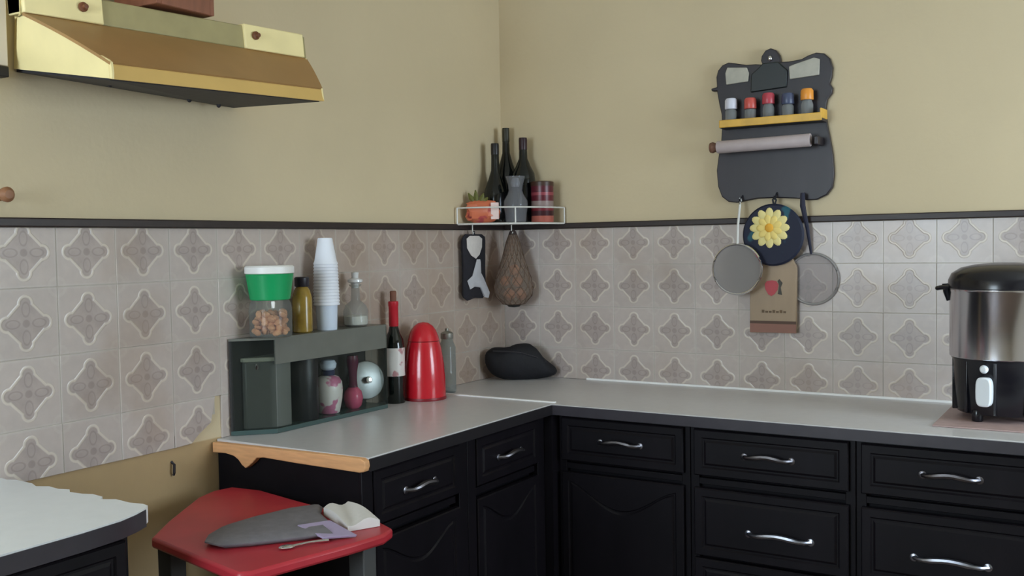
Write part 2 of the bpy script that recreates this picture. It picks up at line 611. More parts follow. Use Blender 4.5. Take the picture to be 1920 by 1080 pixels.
def handle(parent, c, length, axis, m=M_PEWTER):
    """bow handle with two foot plates; axis = direction it runs along ('x' on the back run, 'y' on the left run)"""
    bm = B()
    h = length / 2
    pts = []
    for i in range(13):
        t = -1 + 2 * i / 12
        out = 0.022 * (1 - t ** 6)
        pts.append((t * h, out, 0.004 * math.cos(t * PI) - 0.003))
    rad = [0.0075 if 2 < i < 10 else 0.006 for i in range(13)]
    def tr(p):
        return (c[0] + p[0], c[1] - p[1], c[2] + p[2]) if axis == 'x' else (c[0] + p[1], c[1] + p[0], c[2] + p[2])
    tube(bm, [tr(p) for p in pts], rad, 8)
    for s in (-h, h):
        if axis == 'x':
            lathe(bm, [(0.010, 0), (0.010, 0.003), (0.006, 0.005)], seg=12, M=Matrix.Translation((c[0] + s, c[1] + 0.001, c[2] - 0.007)) @ Matrix.Rotation(PI / 2, 4, 'X'))
        else:
            lathe(bm, [(0.010, 0), (0.010, 0.003), (0.006, 0.005)], seg=12, M=Matrix.Translation((c[0] - 0.001, c[1] + s, c[2] - 0.007)) @ Matrix.Rotation(PI / 2, 4, 'Y'))
    return obj('handle', bm, m, parent)


def raised_front(bm, axis, face, a0, a1, z0, z1, th=0.018, scoop=0.0, flip=1):
    """frame board with a raised field; scoop > 0 bows the field's top edge downwards in the middle"""
    def P(a, w, z):
        return (a, face - w, z) if axis == 'x' else (face + w, a, z)
    b = 0.022
    n = 14
    def outline(ins, sc):
        pts = [(a0 + ins, z0 + ins), (a1 - ins, z0 + ins)]
        for i in range(n + 1):
            t = i / n
            pts.append((a1 - ins + (a0 - a1 + 2 * ins) * t, z1 - ins - sc * math.sin(PI * t) ** 1.5))
        return pts
    rings = [(outline(0, 0), 0.0), (outline(0, 0), th - 0.003), (outline(0.003, 0), th), (outline(b, scoop), th), (outline(b + 0.004, scoop), th - 0.004),
             (outline(b + 0.008, scoop), th - 0.004), (outline(b + 0.014, scoop), th - 0.0005)]
    vr = [[bm.verts.new(P(p[0], w, p[1])) for p in o] for o, w in rings]
    m = len(vr[0])
    for r0, r1 in zip(vr, vr[1:]):
        for i in range(m):
            bm.faces.new((r0[i], r0[(i + 1) % m], r1[(i + 1) % m], r1[i]))
    bm.faces.new(vr[0])
    bm.faces.new(vr[-1])


FACE = -0.500          # front plane of the right-hand carcasses; fronts stand proud of it
FACEL = 0.468


def cabinet_back(label, x0, x1, lower, bright):
    t = thing('base_cabinet', label, 'cabinet', ((x0 + x1) / 2, -0.25, 0), )
    bm = B()
    box(bm, x0 + 0.001, x1 - 0.001, FACE + 0.02, -0.002, 0.09, 0.868)
    box(bm, x0 + 0.001, x1 - 0.001, FACE + 0.06, -0.002, 0.0, 0.09)
    obj('carcass', bm, M_DARK2, t)
    bm = B()
    box(bm, x0 + 0.001, x0 + 0.026, FACE, FACE + 0.02, 0.09, 0.868)
    box(bm, x1 - 0.026, x1 - 0.001, FACE, FACE + 0.02, 0.09, 0.868)
    for z in (0.09, 0.700, 0.850):
        box(bm, x0 + 0.026, x1 - 0.026, FACE, FACE + 0.02, z, z + 0.018)
    obj('face_frame', bm, M_DARK, t, bevel=0.001)
    xm = (x0 + x1) / 2
    bm = B(); raised_front(bm, 'x', FACE, x0 + 0.016, x1 - 0.016, 0.728, 0.858)
    d = obj('drawer', bm, M_DARK, t, smooth=15)
    handle(d, (xm, FACE - 0.018, 0.800), 0.13, 'x', bright[0])
    if lower == 'door':
        bm = B(); raised_front(bm, 'x', FACE, x0 + 0.016, x1 - 0.016, 0.11, 0.692, scoop=0.075)
        obj('door', bm, M_DARK, t, smooth=15)
    else:
        for z0, z1, zh in ((0.50, 0.692, 0.588), (0.305, 0.492, 0.40), (0.11, 0.297, 0.20)):
            bm = B(); raised_front(bm, 'x', FACE, x0 + 0.016, x1 - 0.016, z0, z1)
            d = obj('drawer', bm, M_DARK, t, smooth=15)
            handle(d, (xm + (0.03 if x0 < 1.2 else 0.0), FACE - 0.018, zh), 0.17, 'x', bright[1])
    return t


M_PEWTER_SHADE = mat('shaded_pewter', (120, 118, 124), 0.35, metal=1.0)  # same pewter handles; the dimmer light on them is put into a darker colour
corner = cabinet_back('black base cabinet in the corner, drawer above a scooped-panel door', 0.508, 0.934, 'door', (M_PEWTER_SHADE, M_PEWTER_SHADE))
cabinet_back('black drawer cabinet between the corner cabinet and the urn end', 0.934, 1.390, 'drawers', (M_PEWTER_SHADE, M_PEWTER))
cabinet_back('black drawer cabinet standing below the coffee urn', 1.390, 1.850, 'drawers', (M_PEWTER_SHADE, M_PEWTER))
cabinet_back('black base cabinet at the far right end of the back run', 1.850, 2.390, 'door', (M_PEWTER_SHADE, M_PEWTER))

bx('corner_post', M_DARK, corner, 0.468, 0.5085, -0.5445, -0.482, 0.0, 0.868)


def cabinet_left(label, y0, y1, end):
    t = thing('base_cabinet', label, 'cabinet', (0.24, (y0 + y1) / 2, 0))
    bm = B()
    box(bm, 0.002, FACEL - 0.02, y0 + 0.010, y1 - 0.001, 0.09, 0.868)
    box(bm, 0.002, FACEL - 0.06, y0 + 0.010, y1 - 0.001, 0.0, 0.09)
    obj('carcass', bm, M_DARK2, t)
    bm = B()
    for a, b in ((y0 + 0.001, y0 + 0.04), (y1 - 0.04, y1 - 0.001)):
        box(bm, FACEL - 0.02, FACEL + 0.012, a, b, 0.09, 0.868)
    for z in (0.09, 0.700, 0.850):
        box(bm, FACEL - 0.02, FACEL, y0 + 0.04, y1 - 0.04, z, z + 0.018)
    obj('face_frame', bm, M_DARK, t, bevel=0.001)
    ym = (y0 + y1) / 2
    bm = B(); raised_front(bm, 'y', FACEL, y0 + 0.042, y1 - 0.042, 0.728, 0.858)
    d = obj('drawer', bm, M_DARK, t, smooth=15)
    handle(d, (FACEL + 0.018, ym, 0.795), 0.12, 'y', M_PEWTER_SHADE)
    bm = B(); raised_front(bm, 'y', FACEL, y0 + 0.042, y1 - 0.042, 0.11, 0.692, scoop=0.06)
    obj('door', bm, M_DARK, t, smooth=15)
    if end:
        bx('end_panel', M_DARK2, t, 0.004, FACEL + 0.004, y0 + 0.0005, y0 + 0.009, 0.0, 0.866)
    return t


cabinet_left('black base cabinet at the pine-edged end of the left worktop, behind the red stool', YE + 0.012, -0.960, True)
cabinet_left('black base cabinet on the left run next to the inner corner', -0.960, -0.545, False)

# near left cabinet, its worktop with a ragged unfinished end
wt3 = thing('worktop', 'white worktop with a ragged unfinished end, in the near left foreground', 'worktop', (0.25, -2.5, 0.89))
bm = B()
rag = [(0.002, -1.972), (0.03, -1.976), (0.05, -1.968), (0.11, -1.971), (0.14, -1.982), (0.165, -1.970), (0.20, -1.974), (0.225, -1.966), (0.245, -1.979),
       (0.28, -1.976), (0.30, -1.968), (0.335, -1.972), (0.348, -1.986), (0.375, -1.972), (0.42, -1.976), (0.45, -1.970), (0.468, -1.974), (0.478, -1.986),
       (0.494, -2.02), (0.506, -2.06), (0.512, -2.14), (0.512, -3.0), (0.002, -3.0)]
prism(bm, rag, 'z', 0.89, 0.92)
obj('slab', bm, mat('white_laminate_lit', (226, 228, 230), 0.32, var=0.02, scale=30), wt3)  # same white laminate, its colour lightened for the stronger light at this end
bm = B()
edge = [(0.474, -1.988), (0.490, -2.022), (0.502, -2.062), (0.508, -2.14), (0.508, -3.0)]
outer = [(x + 0.006, y + 0.001) for x, y in edge]
prism(bm, edge + outer[::-1], 'z', 0.886, 0.917)
obj('front_edge', bm, M_EDGE, wt3)['label'] = 'dark front edging'
t = thing('base_cabinet', 'black base cabinet under the ragged white worktop in the near left foreground', 'cabinet', (0.24, -2.5, 0))
bx('carcass', M_DARK2, t, 0.002, 0.462, -3.0, -2.015, 0.0, 0.888)
bm = B(); raised_front(bm, 'y', 0.462, -2.50, -2.03, 0.74, 0.872)
d = obj('drawer', bm, M_DARK, t, smooth=15); handle(d, (0.480, -2.27, 0.805), 0.12, 'y', M_PEWTER_SHADE)
bm = B(); raised_front(bm, 'y', 0.462, -2.50, -2.03, 0.10, 0.725)
obj('door', bm, M_DARK, t, smooth=15)

# ================================================================== cooker hood, box on it, panel beside it
M_HOOD = mat('cream_yellow_enamel', (240, 222, 164), 0.35, var=0.05, scale=12)
M_HOODF = mat('dark_tan_enamel', (158, 120, 72), 0.45, var=0.07, scale=10)  # front slope coloured darker than the lip and side panels
M_HOODL = mat('yellow_tan_lip_enamel', (214, 176, 104), 0.38, var=0.05, scale=10)
hood = thing('cooker_hood', 'old cream-yellow cooker hood with sloping front on the left wall', 'hood', (0.0, -1.6, 1.75))
FL, FR, BL, BR = Vector((0.335, -1.92, 1.714)), Vector((0.265, -1.25, 1.753)), Vector((0.001, -1.908, 1.770)), Vector((0.001, -1.30, 1.757))
LL, LR = Vector((0.333, -1.92, 1.746)), Vector((0.260, -1.25, 1.786))
SL, SR = Vector((0.113, -1.955, 1.863)), Vector((0.200, -1.24, 1.868))
TL, TR = Vector((0.001, -1.90, 1.885)), Vector((0.001, -1.27, 1.868))


def sheet(bm, pts, n):
    """quad given thickness along n"""
    a = [bm.verts.new(p) for p in pts]
    b = [bm.verts.new(Vector(p) - n) for p in pts]
    k = len(pts)
    bm.faces.new(a)
    bm.faces.new(b[::-1])
    for i in range(k):
        bm.faces.new((a[i], b[i], b[(i + 1) % k], a[(i + 1) % k]))


bm = B()
gt = [[bm.verts.new(SL.lerp(SR, i / 12).lerp(LL.lerp(LR, i / 12), j / 6) + Vector((0, 0, 0.004 * math.sin(PI * j / 6)))) for j in range(7)] for i in range(13)]
gu = [[bm.verts.new(v.co - Vector((0.003, 0, 0.005))) for v in r] for r in gt]
for i in range(12):
    for j in range(6):
        bm.faces.new((gt[i][j], gt[i + 1][j], gt[i + 1][j + 1], gt[i][j + 1]))
        bm.faces.new((gu[i][j + 1], gu[i + 1][j + 1], gu[i + 1][j], gu[i][j]))
for i in range(12):
    for j in (0, 6):
        bm.faces.new((gt[i][j], gt[i + 1][j], gu[i + 1][j], gu[i][j]))
for j in range(6):
    for i in (0, 12):
        bm.faces.new((gt[i][j], gt[i][j + 1], gu[i][j + 1], gu[i][j]))
obj('front_slope', bm, M_HOODF, hood)['label'] = 'tan sloping front'
bm = B()
lip = []
for i in range(7):
    a = i / 6 * PI / 2
    lip.append((math.sin(a), math.cos(a)))
NL = 6
ringL = [LL + Vector((-0.010 + 0.010 * s, 0, -0.008 + 0.008 * c)) for s, c in lip] + [FL]
ringR = [LR + Vector((-0.010 + 0.010 * s, 0, -0.008 + 0.008 * c)) for s, c in lip] + [FR]
va = [bm.verts.new(p) for p in ringL]
vb = [bm.verts.new(p) for p in ringR]
vc = [bm.verts.new(p - Vector((0.006, 0, 0.0))) for p in ringL]
vd = [bm.verts.new(p - Vector((0.006, 0, 0.0))) for p in ringR]
for i in range(len(va) - 1):
    bm.faces.new((va[i], va[i + 1], vb[i + 1], vb[i]))
    bm.faces.new((vc[i], vd[i], vd[i + 1], vc[i + 1]))
for e in (0, -1):
    bm.faces.new((va[e], vb[e], vd[e], vc[e]))
obj('front_lip', bm, M_HOODL, hood, smooth=50)
for nm, pts, n in (('side_panel', [BL, FL, FL + Vector((0.001, 0, 0.012)), LL, LL + Vector((-0.008, 0, 0.006)), SL + Vector((-0.01, 0.006, 0.004)), SL + Vector((-0.03, 0.006, 0.05)), TL + Vector((0, 0, 0.03))], Vector((0, -0.005, 0))),
                   ('side_panel', [BR, FR, LR, SR, TR], Vector((0, 0.005, 0)))):
    bm = B(); sheet(bm, pts, n)
    o = obj(nm, bm, M_HOOD, hood)
bm = B(); sheet(bm, [Vector((0.027, -1.918, 1.868)), Vector((0.108, -1.958, 1.860)), Vector((0.108, -1.958, 1.924)), Vector((0.027, -1.918, 1.926))], Vector((0, -0.003, 0)))
obj('side_panel', bm, M_HOOD, hood)
# underside: rim, sunk grease filter
M_GREASE = mat('greasy_black_filter', (36, 34, 40), 0.6, var=0.3, scale=60, bump=0.3)
bm = B()
hexa(bm, [BL + Vector((0.0, 0.006, -0.006)), FL + Vector((-0.012, 0.006, -0.001)), FR + Vector((-0.012, -0.006, -0.001)), BR + Vector((0.0, -0.006, -0.004)),
          BL + Vector((0.0, 0.006, 0.012)), FL + Vector((-0.012, 0.006, 0.012)), FR + Vector((-0.012, -0.006, 0.012)), BR + Vector((0, -0.006, 0.012))])
obj('grease_filter', bm, M_GREASE, hood)['label'] = 'black greasy underside'
# control strip standing on the slope: two cream end blocks, greenish middle
M_STRIP = mat('greenish_grey_strip', (160, 148, 104), 0.4, var=0.08, scale=20)


def strip(name, t0, t1, m, h=0.056, out=0.0):
    bm = B()
    a0, a1 = SL.lerp(SR, t0), SL.lerp(SR, t1)
    o = Vector((out, 0, 0))
    back = Vector((-0.05, 0, 0))
    up = Vector((-0.006, 0, h))
    hexa(bm, [a0 + o, a1 + o, a1 + back, a0 + back, a0 + o + up, a1 + o + up, a1 + back + up, a0 + back + up])
    return obj(name, bm, m, hood, bevel=0.003)


strip('control_panel', 0.0, 1.0, M_STRIP)['label'] = 'greenish grey control strip'
s1 = strip('end_block', 0.0, 0.235, M_HOOD, 0.060, 0.006)
s2 = strip('end_block', 0.735, 0.985, M_HOOD, 0.060, 0.006)
M_KNOB = mat('brown_knob', (112, 66, 40), 0.5)
for par, tt, kz in ((s1, 0.17, 0.030), (s2, 0.775, 0.034)):
    p = SL.lerp(SR, tt) + Vector((0.006, 0, kz))
    bm = B(); lathe(bm, [(0.010, -0.002), (0.010, 0.003), (0.006, 0.005), (0.005, 0.012), (0.0, 0.013)], seg=16, M=Matrix.Translation(p) @ Matrix.Rotation(PI / 2, 4, 'Y'))
    obj('knob', bm, M_KNOB, par)
bm = B()
hexa(bm, [TL + Vector((0, 0.0, -0.01)), SL + Vector((-0.012, 0, 0.0)), SR + Vector((-0.012, 0, 0)), TR + Vector((0, 0, -0.005)),
          TL + Vector((0, 0, 0.03)), SL + Vector((-0.012, 0, 0.045)), SR + Vector((-0.012, 0, 0.045)), TR + Vector((0, 0, 0.045))])
obj('top_plate', bm, M_HOOD, hood)
for px_, py_ in ((0.10, -1.75), (0.06, -1.5), (0.05, -1.40)):
    zz = BL.z + (BR.z - BL.z) * ((py_ + 1.908) / 0.6) - 0.008
    bm = B(); ball(bm, (px_, py_, zz - px_ * 0.10), 0.006, 0.006, 0.007, 10, 6)
    obj('grease_drip', bm, M_GREASE, hood)

bt = thing('wooden_box', 'reddish brown wooden box standing on top of the cooker hood', 'box', (0.09, -1.59, 1.918))
M_BOX = mat('reddish_brown_wood', (134, 84, 62), 0.5, var=0.18, scale=9, stretch=(6, 6, 1))
bm = B()
for a in ((0.02, 0.166, -1.672, -1.660), (0.02, 0.166, -1.522, -1.510), (0.02, 0.032, -1.660, -1.522), (0.154, 0.166, -1.660, -1.522)):
    box(bm, a[0], a[1], a[2], a[3], 1.930, 2.17)
obj('box_side', bm, M_BOX, bt, bevel=0.001)
bx('box_bottom', M_BOX, bt, 0.022, 0.164, -1.670, -1.512, 1.9295, 1.938)
bx('box_lid', M_BOX, bt, 0.014, 0.172, -1.676, -1.506, 2.17, 2.185, bevel=0.002)

pb = thing('wall_panel', 'white painted panel on the wall at the top left edge of the photo, beside the hood', 'panel', (0.015, -2.3, 1.745))
bx('board', mat('white_panel_paint', (240, 230, 224), 0.5), pb, 0.001, 0.026, -2.75, -1.935, 1.768, 2.35, bevel=0.002)
bx('bottom_rail', mat('panel_rail_black', (40, 36, 38), 0.5), pb, 0.001, 0.028, -2.75, -1.935, 1.746, 1.7675, bevel=0.002, label='dark bottom rail')

bm = B(); lathe(bm, [(0.013, 0.0), (0.013, 0.003), (0.007, 0.006), (0.007, 0.020), (0.015, 0.026), (0.016, 0.034), (0.009, 0.041), (0, 0.042)], seg=16,
                M=Matrix.Translation((0.0005, -1.953, 1.505)) @ Matrix.Rotation(PI / 2, 4, 'Y'))
tag(obj('wall_peg', bm, mat('brown_peg', (140, 96, 66), 0.5)), 'small brown wooden peg on the left wall at the photo edge', 'peg')

# ================================================================== glass box on the left worktop and what is in it
ZB = ZW + 0.0006
PTS = [(0.010, -1.355), (0.093, -1.272), (0.098, -0.818), (0.010, -0.818)]
gb = thing('glass_box', 'shallow smoked-glass display box on the left worktop, full of jars', 'box', (0.05, -1.08, ZB))
M_SMOKE = glass('smoked_grey_glass', (228, 231, 228), clear=0.90, rough=0.08, body=(84, 88, 84))
M_CLEARG = glass('clear_front_glass', (246, 248, 246), clear=0.97, rough=0.03, body=(84, 88, 84))
M_TEAL = mat('teal_glass_edge', (66, 84, 82), 0.2, spec=0.6)
bm = B(); prism(bm, PTS, 'z', ZB, ZB + 0.012)
obj('base', bm, M_TEAL, gb, bevel=0.001)['label'] = 'teal-edged glass base'
M_LIDG = mat('grey_green_glass_top', (104, 105, 98), 0.3, var=0.08, scale=20, spec=0.6)
bm = B(); prism(bm, PTS, 'z', ZB + 0.246, ZB + 0.252)
obj('top', bm, M_LIDG, gb)['label'] = 'grey-green glass top'


def pane_between(name, a, b, z0, z1, m, th=0.004):
    a, b = Vector(a + (0,)), Vector(b + (0,))
    d = (b - a).normalized()
    n = Vector((d.y, -d.x, 0)) * th
    bm = B()
    hexa(bm, [a + Vector((0, 0, z0)), b + Vector((0, 0, z0)), b - n + Vector((0, 0, z0)), a - n + Vector((0, 0, z0)),
              a + Vector((0, 0, z1)), b + Vector((0, 0, z1)), b - n + Vector((0, 0, z1)), a - n + Vector((0, 0, z1))])
    return obj(name, bm, m, gb)


pane_between('end_pane', PTS[0], PTS[1], ZB + 0.012, ZB + 0.246, M_SMOKE)['label'] = 'smoked end pane'
pane_between('front_pane', (0.0945, -1.266), PTS[2], ZB + 0.012, ZB + 0.182, M_CLEARG)
pane_between('front_band', PTS[1], PTS[2], ZB + 0.182, ZB + 0.246, M_LIDG)['label'] = 'grey-green upper band of the front'
pane_between('end_pane', PTS[2], PTS[3], ZB + 0.012, ZB + 0.246, M_SMOKE)
pane_between('back_panel', PTS[3], PTS[0], ZB + 0.012, ZB + 0.246, mat('dark_back_panel', (52, 50, 50), 0.5))

ZI = ZB + 0.0125


def simple_lathe(name, m, prof, c, seg=28, parent=None, sx=1.0, sy=1.0, M=None):
    bm = B()
    lathe(bm, prof, c, seg, sx, sy, M)
    return obj(name, bm, m, parent)


# grey tub shaped to the cut-off end of the box
t = thing('tub', 'big grey plastic tub with a pale rim at the left end inside the glass box', 'tub', (0.05, -1.26, ZI))
M_GREYP = mat('grey_plastic', (104, 104, 101), 0.45)


def tub_outline(g):
    raw = [(0.017 - g, -1.318 - 1.6 * g), (0.030 - g, -1.318 - 2.2 * g), (0.080 + 0.4 * g, -1.266 - g), (0.085 + g, -1.256 - g), (0.086 + g, -1.212 + g), (0.080 + g, -1.204 + g), (0.024 - g, -1.204 + g), (0.017 - g, -1.211 + g)]
    return raw


bm = B(); prism(bm, tub_outline(0.0), 'z', ZI, ZI + 0.176)
obj('body', bm, M_GREYP, t, bevel=0.003)
bm = B(); prism(bm, tub_outline(0.002), 'z', ZI + 0.176, ZI + 0.187)
obj('rim', bm, mat('pale_rim', (190, 188, 172), 0.35), t, bevel=0.002)['label'] = 'pale rim'
simple_lathe('latch', M_CHROME, [(0.004, 0), (0.006, 0.004), (0.006, 0.014), (0, 0.016)], (0.052, -1.2985, ZI + 0.157), 12, t)
# black tin
t = thing('tin', 'tall black tin between the grey canister and the white jar in the glass box', 'tin', (0.05, -1.128, ZI))
M_BLK = mat('black_tin', (22, 21, 26), 0.4)
simple_lathe('body', M_BLK, [(0.040, 0), (0.042, 0.003), (0.042, 0.185), (0.040, 0.188)], (0.05, -1.128, ZI), 28, t)
simple_lathe('lid', M_BLK, [(0.043, 0.188), (0.043, 0.204), (0.038, 0.208)], (0.05, -1.128, ZI), 28, t)


def blotch_material(name, base, spot, scale, thr, rough=0.3):
    m = bpy.data.materials.new(name)
    m.use_nodes = True
    nt = m.node_tree
    g = NG(nt)
    b = nt.nodes['Principled BSDF']
    tc = nt.nodes.new('ShaderNodeTexCoord')
    v = nt.nodes.new('ShaderNodeTexNoise')
    v.inputs['Scale'].default_value = scale
    v.inputs['Detail'].default_value = 2
    nt.links.new(tc.outputs['Object'], v.inputs['Vector'])
    c = g.mix(g.smooth(v.outputs['Fac'], thr, thr + 0.06), lin(base), lin(spot))
    nt.links.new(c, b.inputs['Base Color'])
    b.inputs['Roughness'].default_value = rough
    return m


# white jar with pink print and blue-white stopper
t = thing('jar', 'white jar with pink blotches and a shiny blue-white stopper in the glass box', 'jar', (0.05, -1.024, ZI))
simple_lathe('body', blotch_material('white_pink_ceramic', (226, 218, 216), (196, 116, 150), 26, 0.53),
             [(0.026, 0), (0.030, 0.003), (0.038, 0.042), (0.040, 0.068), (0.038, 0.090), (0.030, 0.103), (0.018, 0.109)], (0.05, -1.024, ZI), 28, t)
simple_lathe('neck', mat('navy_band', (44, 50, 84), 0.3), [(0.018, 0.109), (0.019, 0.122), (0.017, 0.124)], (0.05, -1.024, ZI), 24, t)
simple_lathe('stopper', mat('blue_white_glaze', (214, 226, 246), 0.12, spec=0.8), [(0.016, 0.124), (0.022, 0.130), (0.024, 0.142), (0.018, 0.152), (0, 0.155)], (0.05, -1.024, ZI), 24, t)
# small pink bottle
t = thing('bottle', 'small dark red bottle with a round pink base in the glass box', 'bottle', (0.055, -0.925, ZI))
simple_lathe('body', mat('pink_glass', (196, 84, 116), 0.2), [(0.016, 0), (0.024, 0.008), (0.029, 0.03), (0.025, 0.05), (0.014, 0.062)], (0.055, -0.925, ZI), 24, t)
simple_lathe('neck', mat('dark_maroon_glass', (86, 26, 54), 0.15), [(0.014, 0.062), (0.012, 0.085), (0.014, 0.11), (0.018, 0.135), (0.016, 0.155), (0.0, 0.157)], (0.055, -0.925, ZI), 24, t)
# steel lid leaning in the right end
t = thing('pan_lid', 'round steel pan lid leaning upright at the right end of the glass box', 'lid', (0.055, -0.862, ZI))
Ml = Matrix.Translation((0.050, -0.860, ZI + 0.074)) @ Matrix.Rotation(math.radians(-28), 4, 'Z') @ Matrix.Rotation(math.radians(82), 4, 'Y')
M_LIDS = mat('brushed_lid_steel', (150, 152, 154), 0.38, metal=1.0)
simple_lathe('disc', M_LIDS, [(0.0, -0.004), (0.052, -0.003), (0.058, 0.0), (0.056, 0.003), (0.045, 0.006), (0.0, 0.012)], (0, 0, 0), 36, t, M=Matrix.Translation((0.040, -0.885, ZI + 0.068)) @ Matrix.Rotation(math.radians(-20), 4, 'Z') @ Matrix.Rotation(math.radians(80), 4, 'Y') if False else Ml)
simple_lathe('knob', M_CHROME, [(0.006, 0.012), (0.006, 0.018), (0.011, 0.022), (0.010, 0.028), (0, 0.030)], (0, 0, 0), 16, t, M=Ml @ Matrix.Translation((0.0, 0.0, 0.0)))

# ---- on top of the glass box
ZTOP = ZB + 0.2525
c = (0.070, -1.262, ZTOP)
t = thing('storage_jar', 'glass jar of orange snacks with a big green and white lid, on the glass box', 'jar', c)
simple_lathe('body', glass('jar_glass', (228, 230, 222), clear=0.86, rough=0.03), [(0.050, 0), (0.055, 0.004), (0.056, 0.07), (0.053, 0.09), (0.046, 0.100), (0.046, 0.110)], c, 36, t)
bm = B()
rs = random.Random(3)
for k in range(72):
    a, r = rs.uniform(0, 2 * PI), 0.0425 * math.sqrt(rs.random())
    ball(bm, (c[0] + r * math.cos(a), c[1] + r * math.sin(a), ZTOP + 0.012 + 0.0115 * (k // 15) + rs.uniform(0, 0.006)), 0.012, 0.010, 0.008, 8, 5,
         Matrix.Rotation(rs.uniform(0, 3), 4, 'X') @ Matrix.Rotation(rs.uniform(0, 3), 4, 'Z'))
o = obj('snacks', bm, mat('orange_snacks', (236, 158, 118), 0.6, var=0.2, scale=30), t)
o['kind'] = 'stuff'; o['label'] = 'orange snacks filling the jar'
simple_lathe('lid', mat('green_plastic', (20, 150, 88), 0.35), [(0.050, 0.098), (0.052, 0.100), (0.061, 0.160), (0.062, 0.164), (0.060, 0.166)], c, 36, t)['label'] = 'green tapered lid'
simple_lathe('lid_top', M_WHITE, [(0.060, 0.166), (0.064, 0.168), (0.064, 0.184), (0.060, 0.188), (0.0, 0.189)], c, 36, t)['label'] = 'white rim of the lid'
simple_lathe('clasp', M_WHITE, [(0.005, 0), (0.0055, 0.014), (0.004, 0.018)], (c[0] + 0.040, c[1] - 0.030, ZTOP + 0.078), 10, t)

c = (0.050, -1.122, ZTOP)
t = thing('oil_bottle', 'small bottle of yellow-brown oil with a black cap, behind the green-lidded jar', 'bottle', c)
simple_lathe('body', mat('oil_yellow_brown', (138, 112, 48), 0.2, var=0.35, scale=25), [(0.024, 0), (0.027, 0.003), (0.027, 0.095), (0.022, 0.115), (0.014, 0.128)], c, 24, t)
simple_lathe('cap', mat('black_cap', (34, 28, 36), 0.4), [(0.019, 0.126), (0.020, 0.128), (0.020, 0.150), (0.017, 0.153), (0, 0.153)], c, 24, t)

c = (0.060, -1.035, ZTOP)
t = thing('cup_stack', 'tall upside-down stack of white plastic cups on the glass box', 'cups', c)
M_CUP = mat('white_cup_plastic', (232, 234, 242), 0.3, spec=0.5)
NC = 14
for k in range(NC):
    z0 = 0.070 + 0.0088 * k
    sc = 1.0 - 0.006 * k
    prof = [(0.0365 * sc, 0), (0.0375 * sc, 0.002), (0.0365 * sc, 0.005), (0.034 * sc, 0.010), (0.0225 * sc, 0.072), (0.021 * sc, 0.075), (0, 0.0755)]
    simple_lathe('cup', M_CUP, prof, (c[0], c[1], ZTOP + z0), 24, t)
simple_lathe('base_glass', mat('pale_tumbler', (206, 216, 232), 0.12, spec=0.7), [(0.028, 0), (0.0285, 0.003), (0.031, 0.075), (0.031, 0.080)], c, 24, t)['label'] = 'shiny pale tumbler under the cups'

c = (0.055, -0.905, ZTOP)
t = thing('decanter', 'short clear glass decanter with a stopper and white contents, on the glass box', 'decanter', c)
M_DEC = glass('decanter_glass', (236, 238, 236), clear=0.80, rough=0.03)
simple_lathe('body', M_DEC, [(0.030, 0), (0.036, 0.004), (0.037, 0.045), (0.030, 0.062), (0.014, 0.075), (0.012, 0.115), (0.018, 0.120), (0.018, 0.123)], c, 28, t)
simple_lathe('contents', mat('white_salt', (218, 214, 204), 0.8), [(0.028, 0.004), (0.034, 0.006), (0.034, 0.030), (0.0, 0.034)], c, 24, t)['label'] = 'white contents'
simple_lathe('stopper', mat('stopper_glass', (214, 214, 214), 0.1, spec=0.8), [(0.010, 0.112), (0.011, 0.124), (0.022, 0.130), (0.022, 0.137), (0.010, 0.142), (0.011, 0.158), (0, 0.162)], c, 20, t)

# ---- beside the glass box
c = (0.050, -0.722, ZW)
t = thing('wine_bottle', 'dark wine bottle with a red neck and white label beside the glass box', 'bottle', c)
M_WINE = mat('dark_green_wine_glass', (14, 20, 17), 0.08, spec=0.6)
simple_lathe('body', M_WINE, [(0.026, 0.002), (0.030, 0), (0.0315, 0.004), (0.0315, 0.175), (0.028, 0.198), (0.017, 0.222), (0.0135, 0.240)], c, 32, t)
simple_lathe('capsule', mat('red_capsule', (184, 30, 44), 0.35), [(0.0140, 0.238), (0.0150, 0.242), (0.0150, 0.300), (0.0160, 0.302), (0.0160, 0.314), (0.014, 0.316)], c, 24, t)['label'] = 'red neck capsule'
simple_lathe('cork', mat('cork', (120, 78, 62), 0.8), [(0.010, 0.314), (0.0105, 0.345), (0.008, 0.348), (0, 0.348)], c, 14, t)
bm = B()
ang = [math.radians(a) for a in range(-100, 41, 10)]
inn = [(c[0] + 0.0316 * math.cos(a), c[1] + 0.0316 * math.sin(a)) for a in ang]
out = [(c[0] + 0.0322 * math.cos(a), c[1] + 0.0322 * math.sin(a)) for a in ang]
lo = [bm.verts.new((x, y, ZW + 0.085)) for x, y in out]
hi = [bm.verts.new((x, y, ZW + 0.172)) for x, y in out]
lo2 = [bm.verts.new((x, y, ZW + 0.085)) for x, y in inn]
hi2 = [bm.verts.new((x, y, ZW + 0.172)) for x, y in inn]
for i in range(len(ang) - 1):
    bm.faces.new((lo[i], lo[i + 1], hi[i + 1], hi[i]))
    bm.faces.new((lo2[i + 1], lo2[i], hi2[i], hi2[i + 1]))
    bm.faces.new((hi[i], hi[i + 1], hi2[i + 1], hi2[i]))
    bm.faces.new((lo[i + 1], lo[i], lo2[i], lo2[i + 1]))
obj('paper_label', bm, blotch_material('label_paper', (214, 208, 204), (176, 128, 132), 30, 0.56), t)['label'] = 'white paper label'

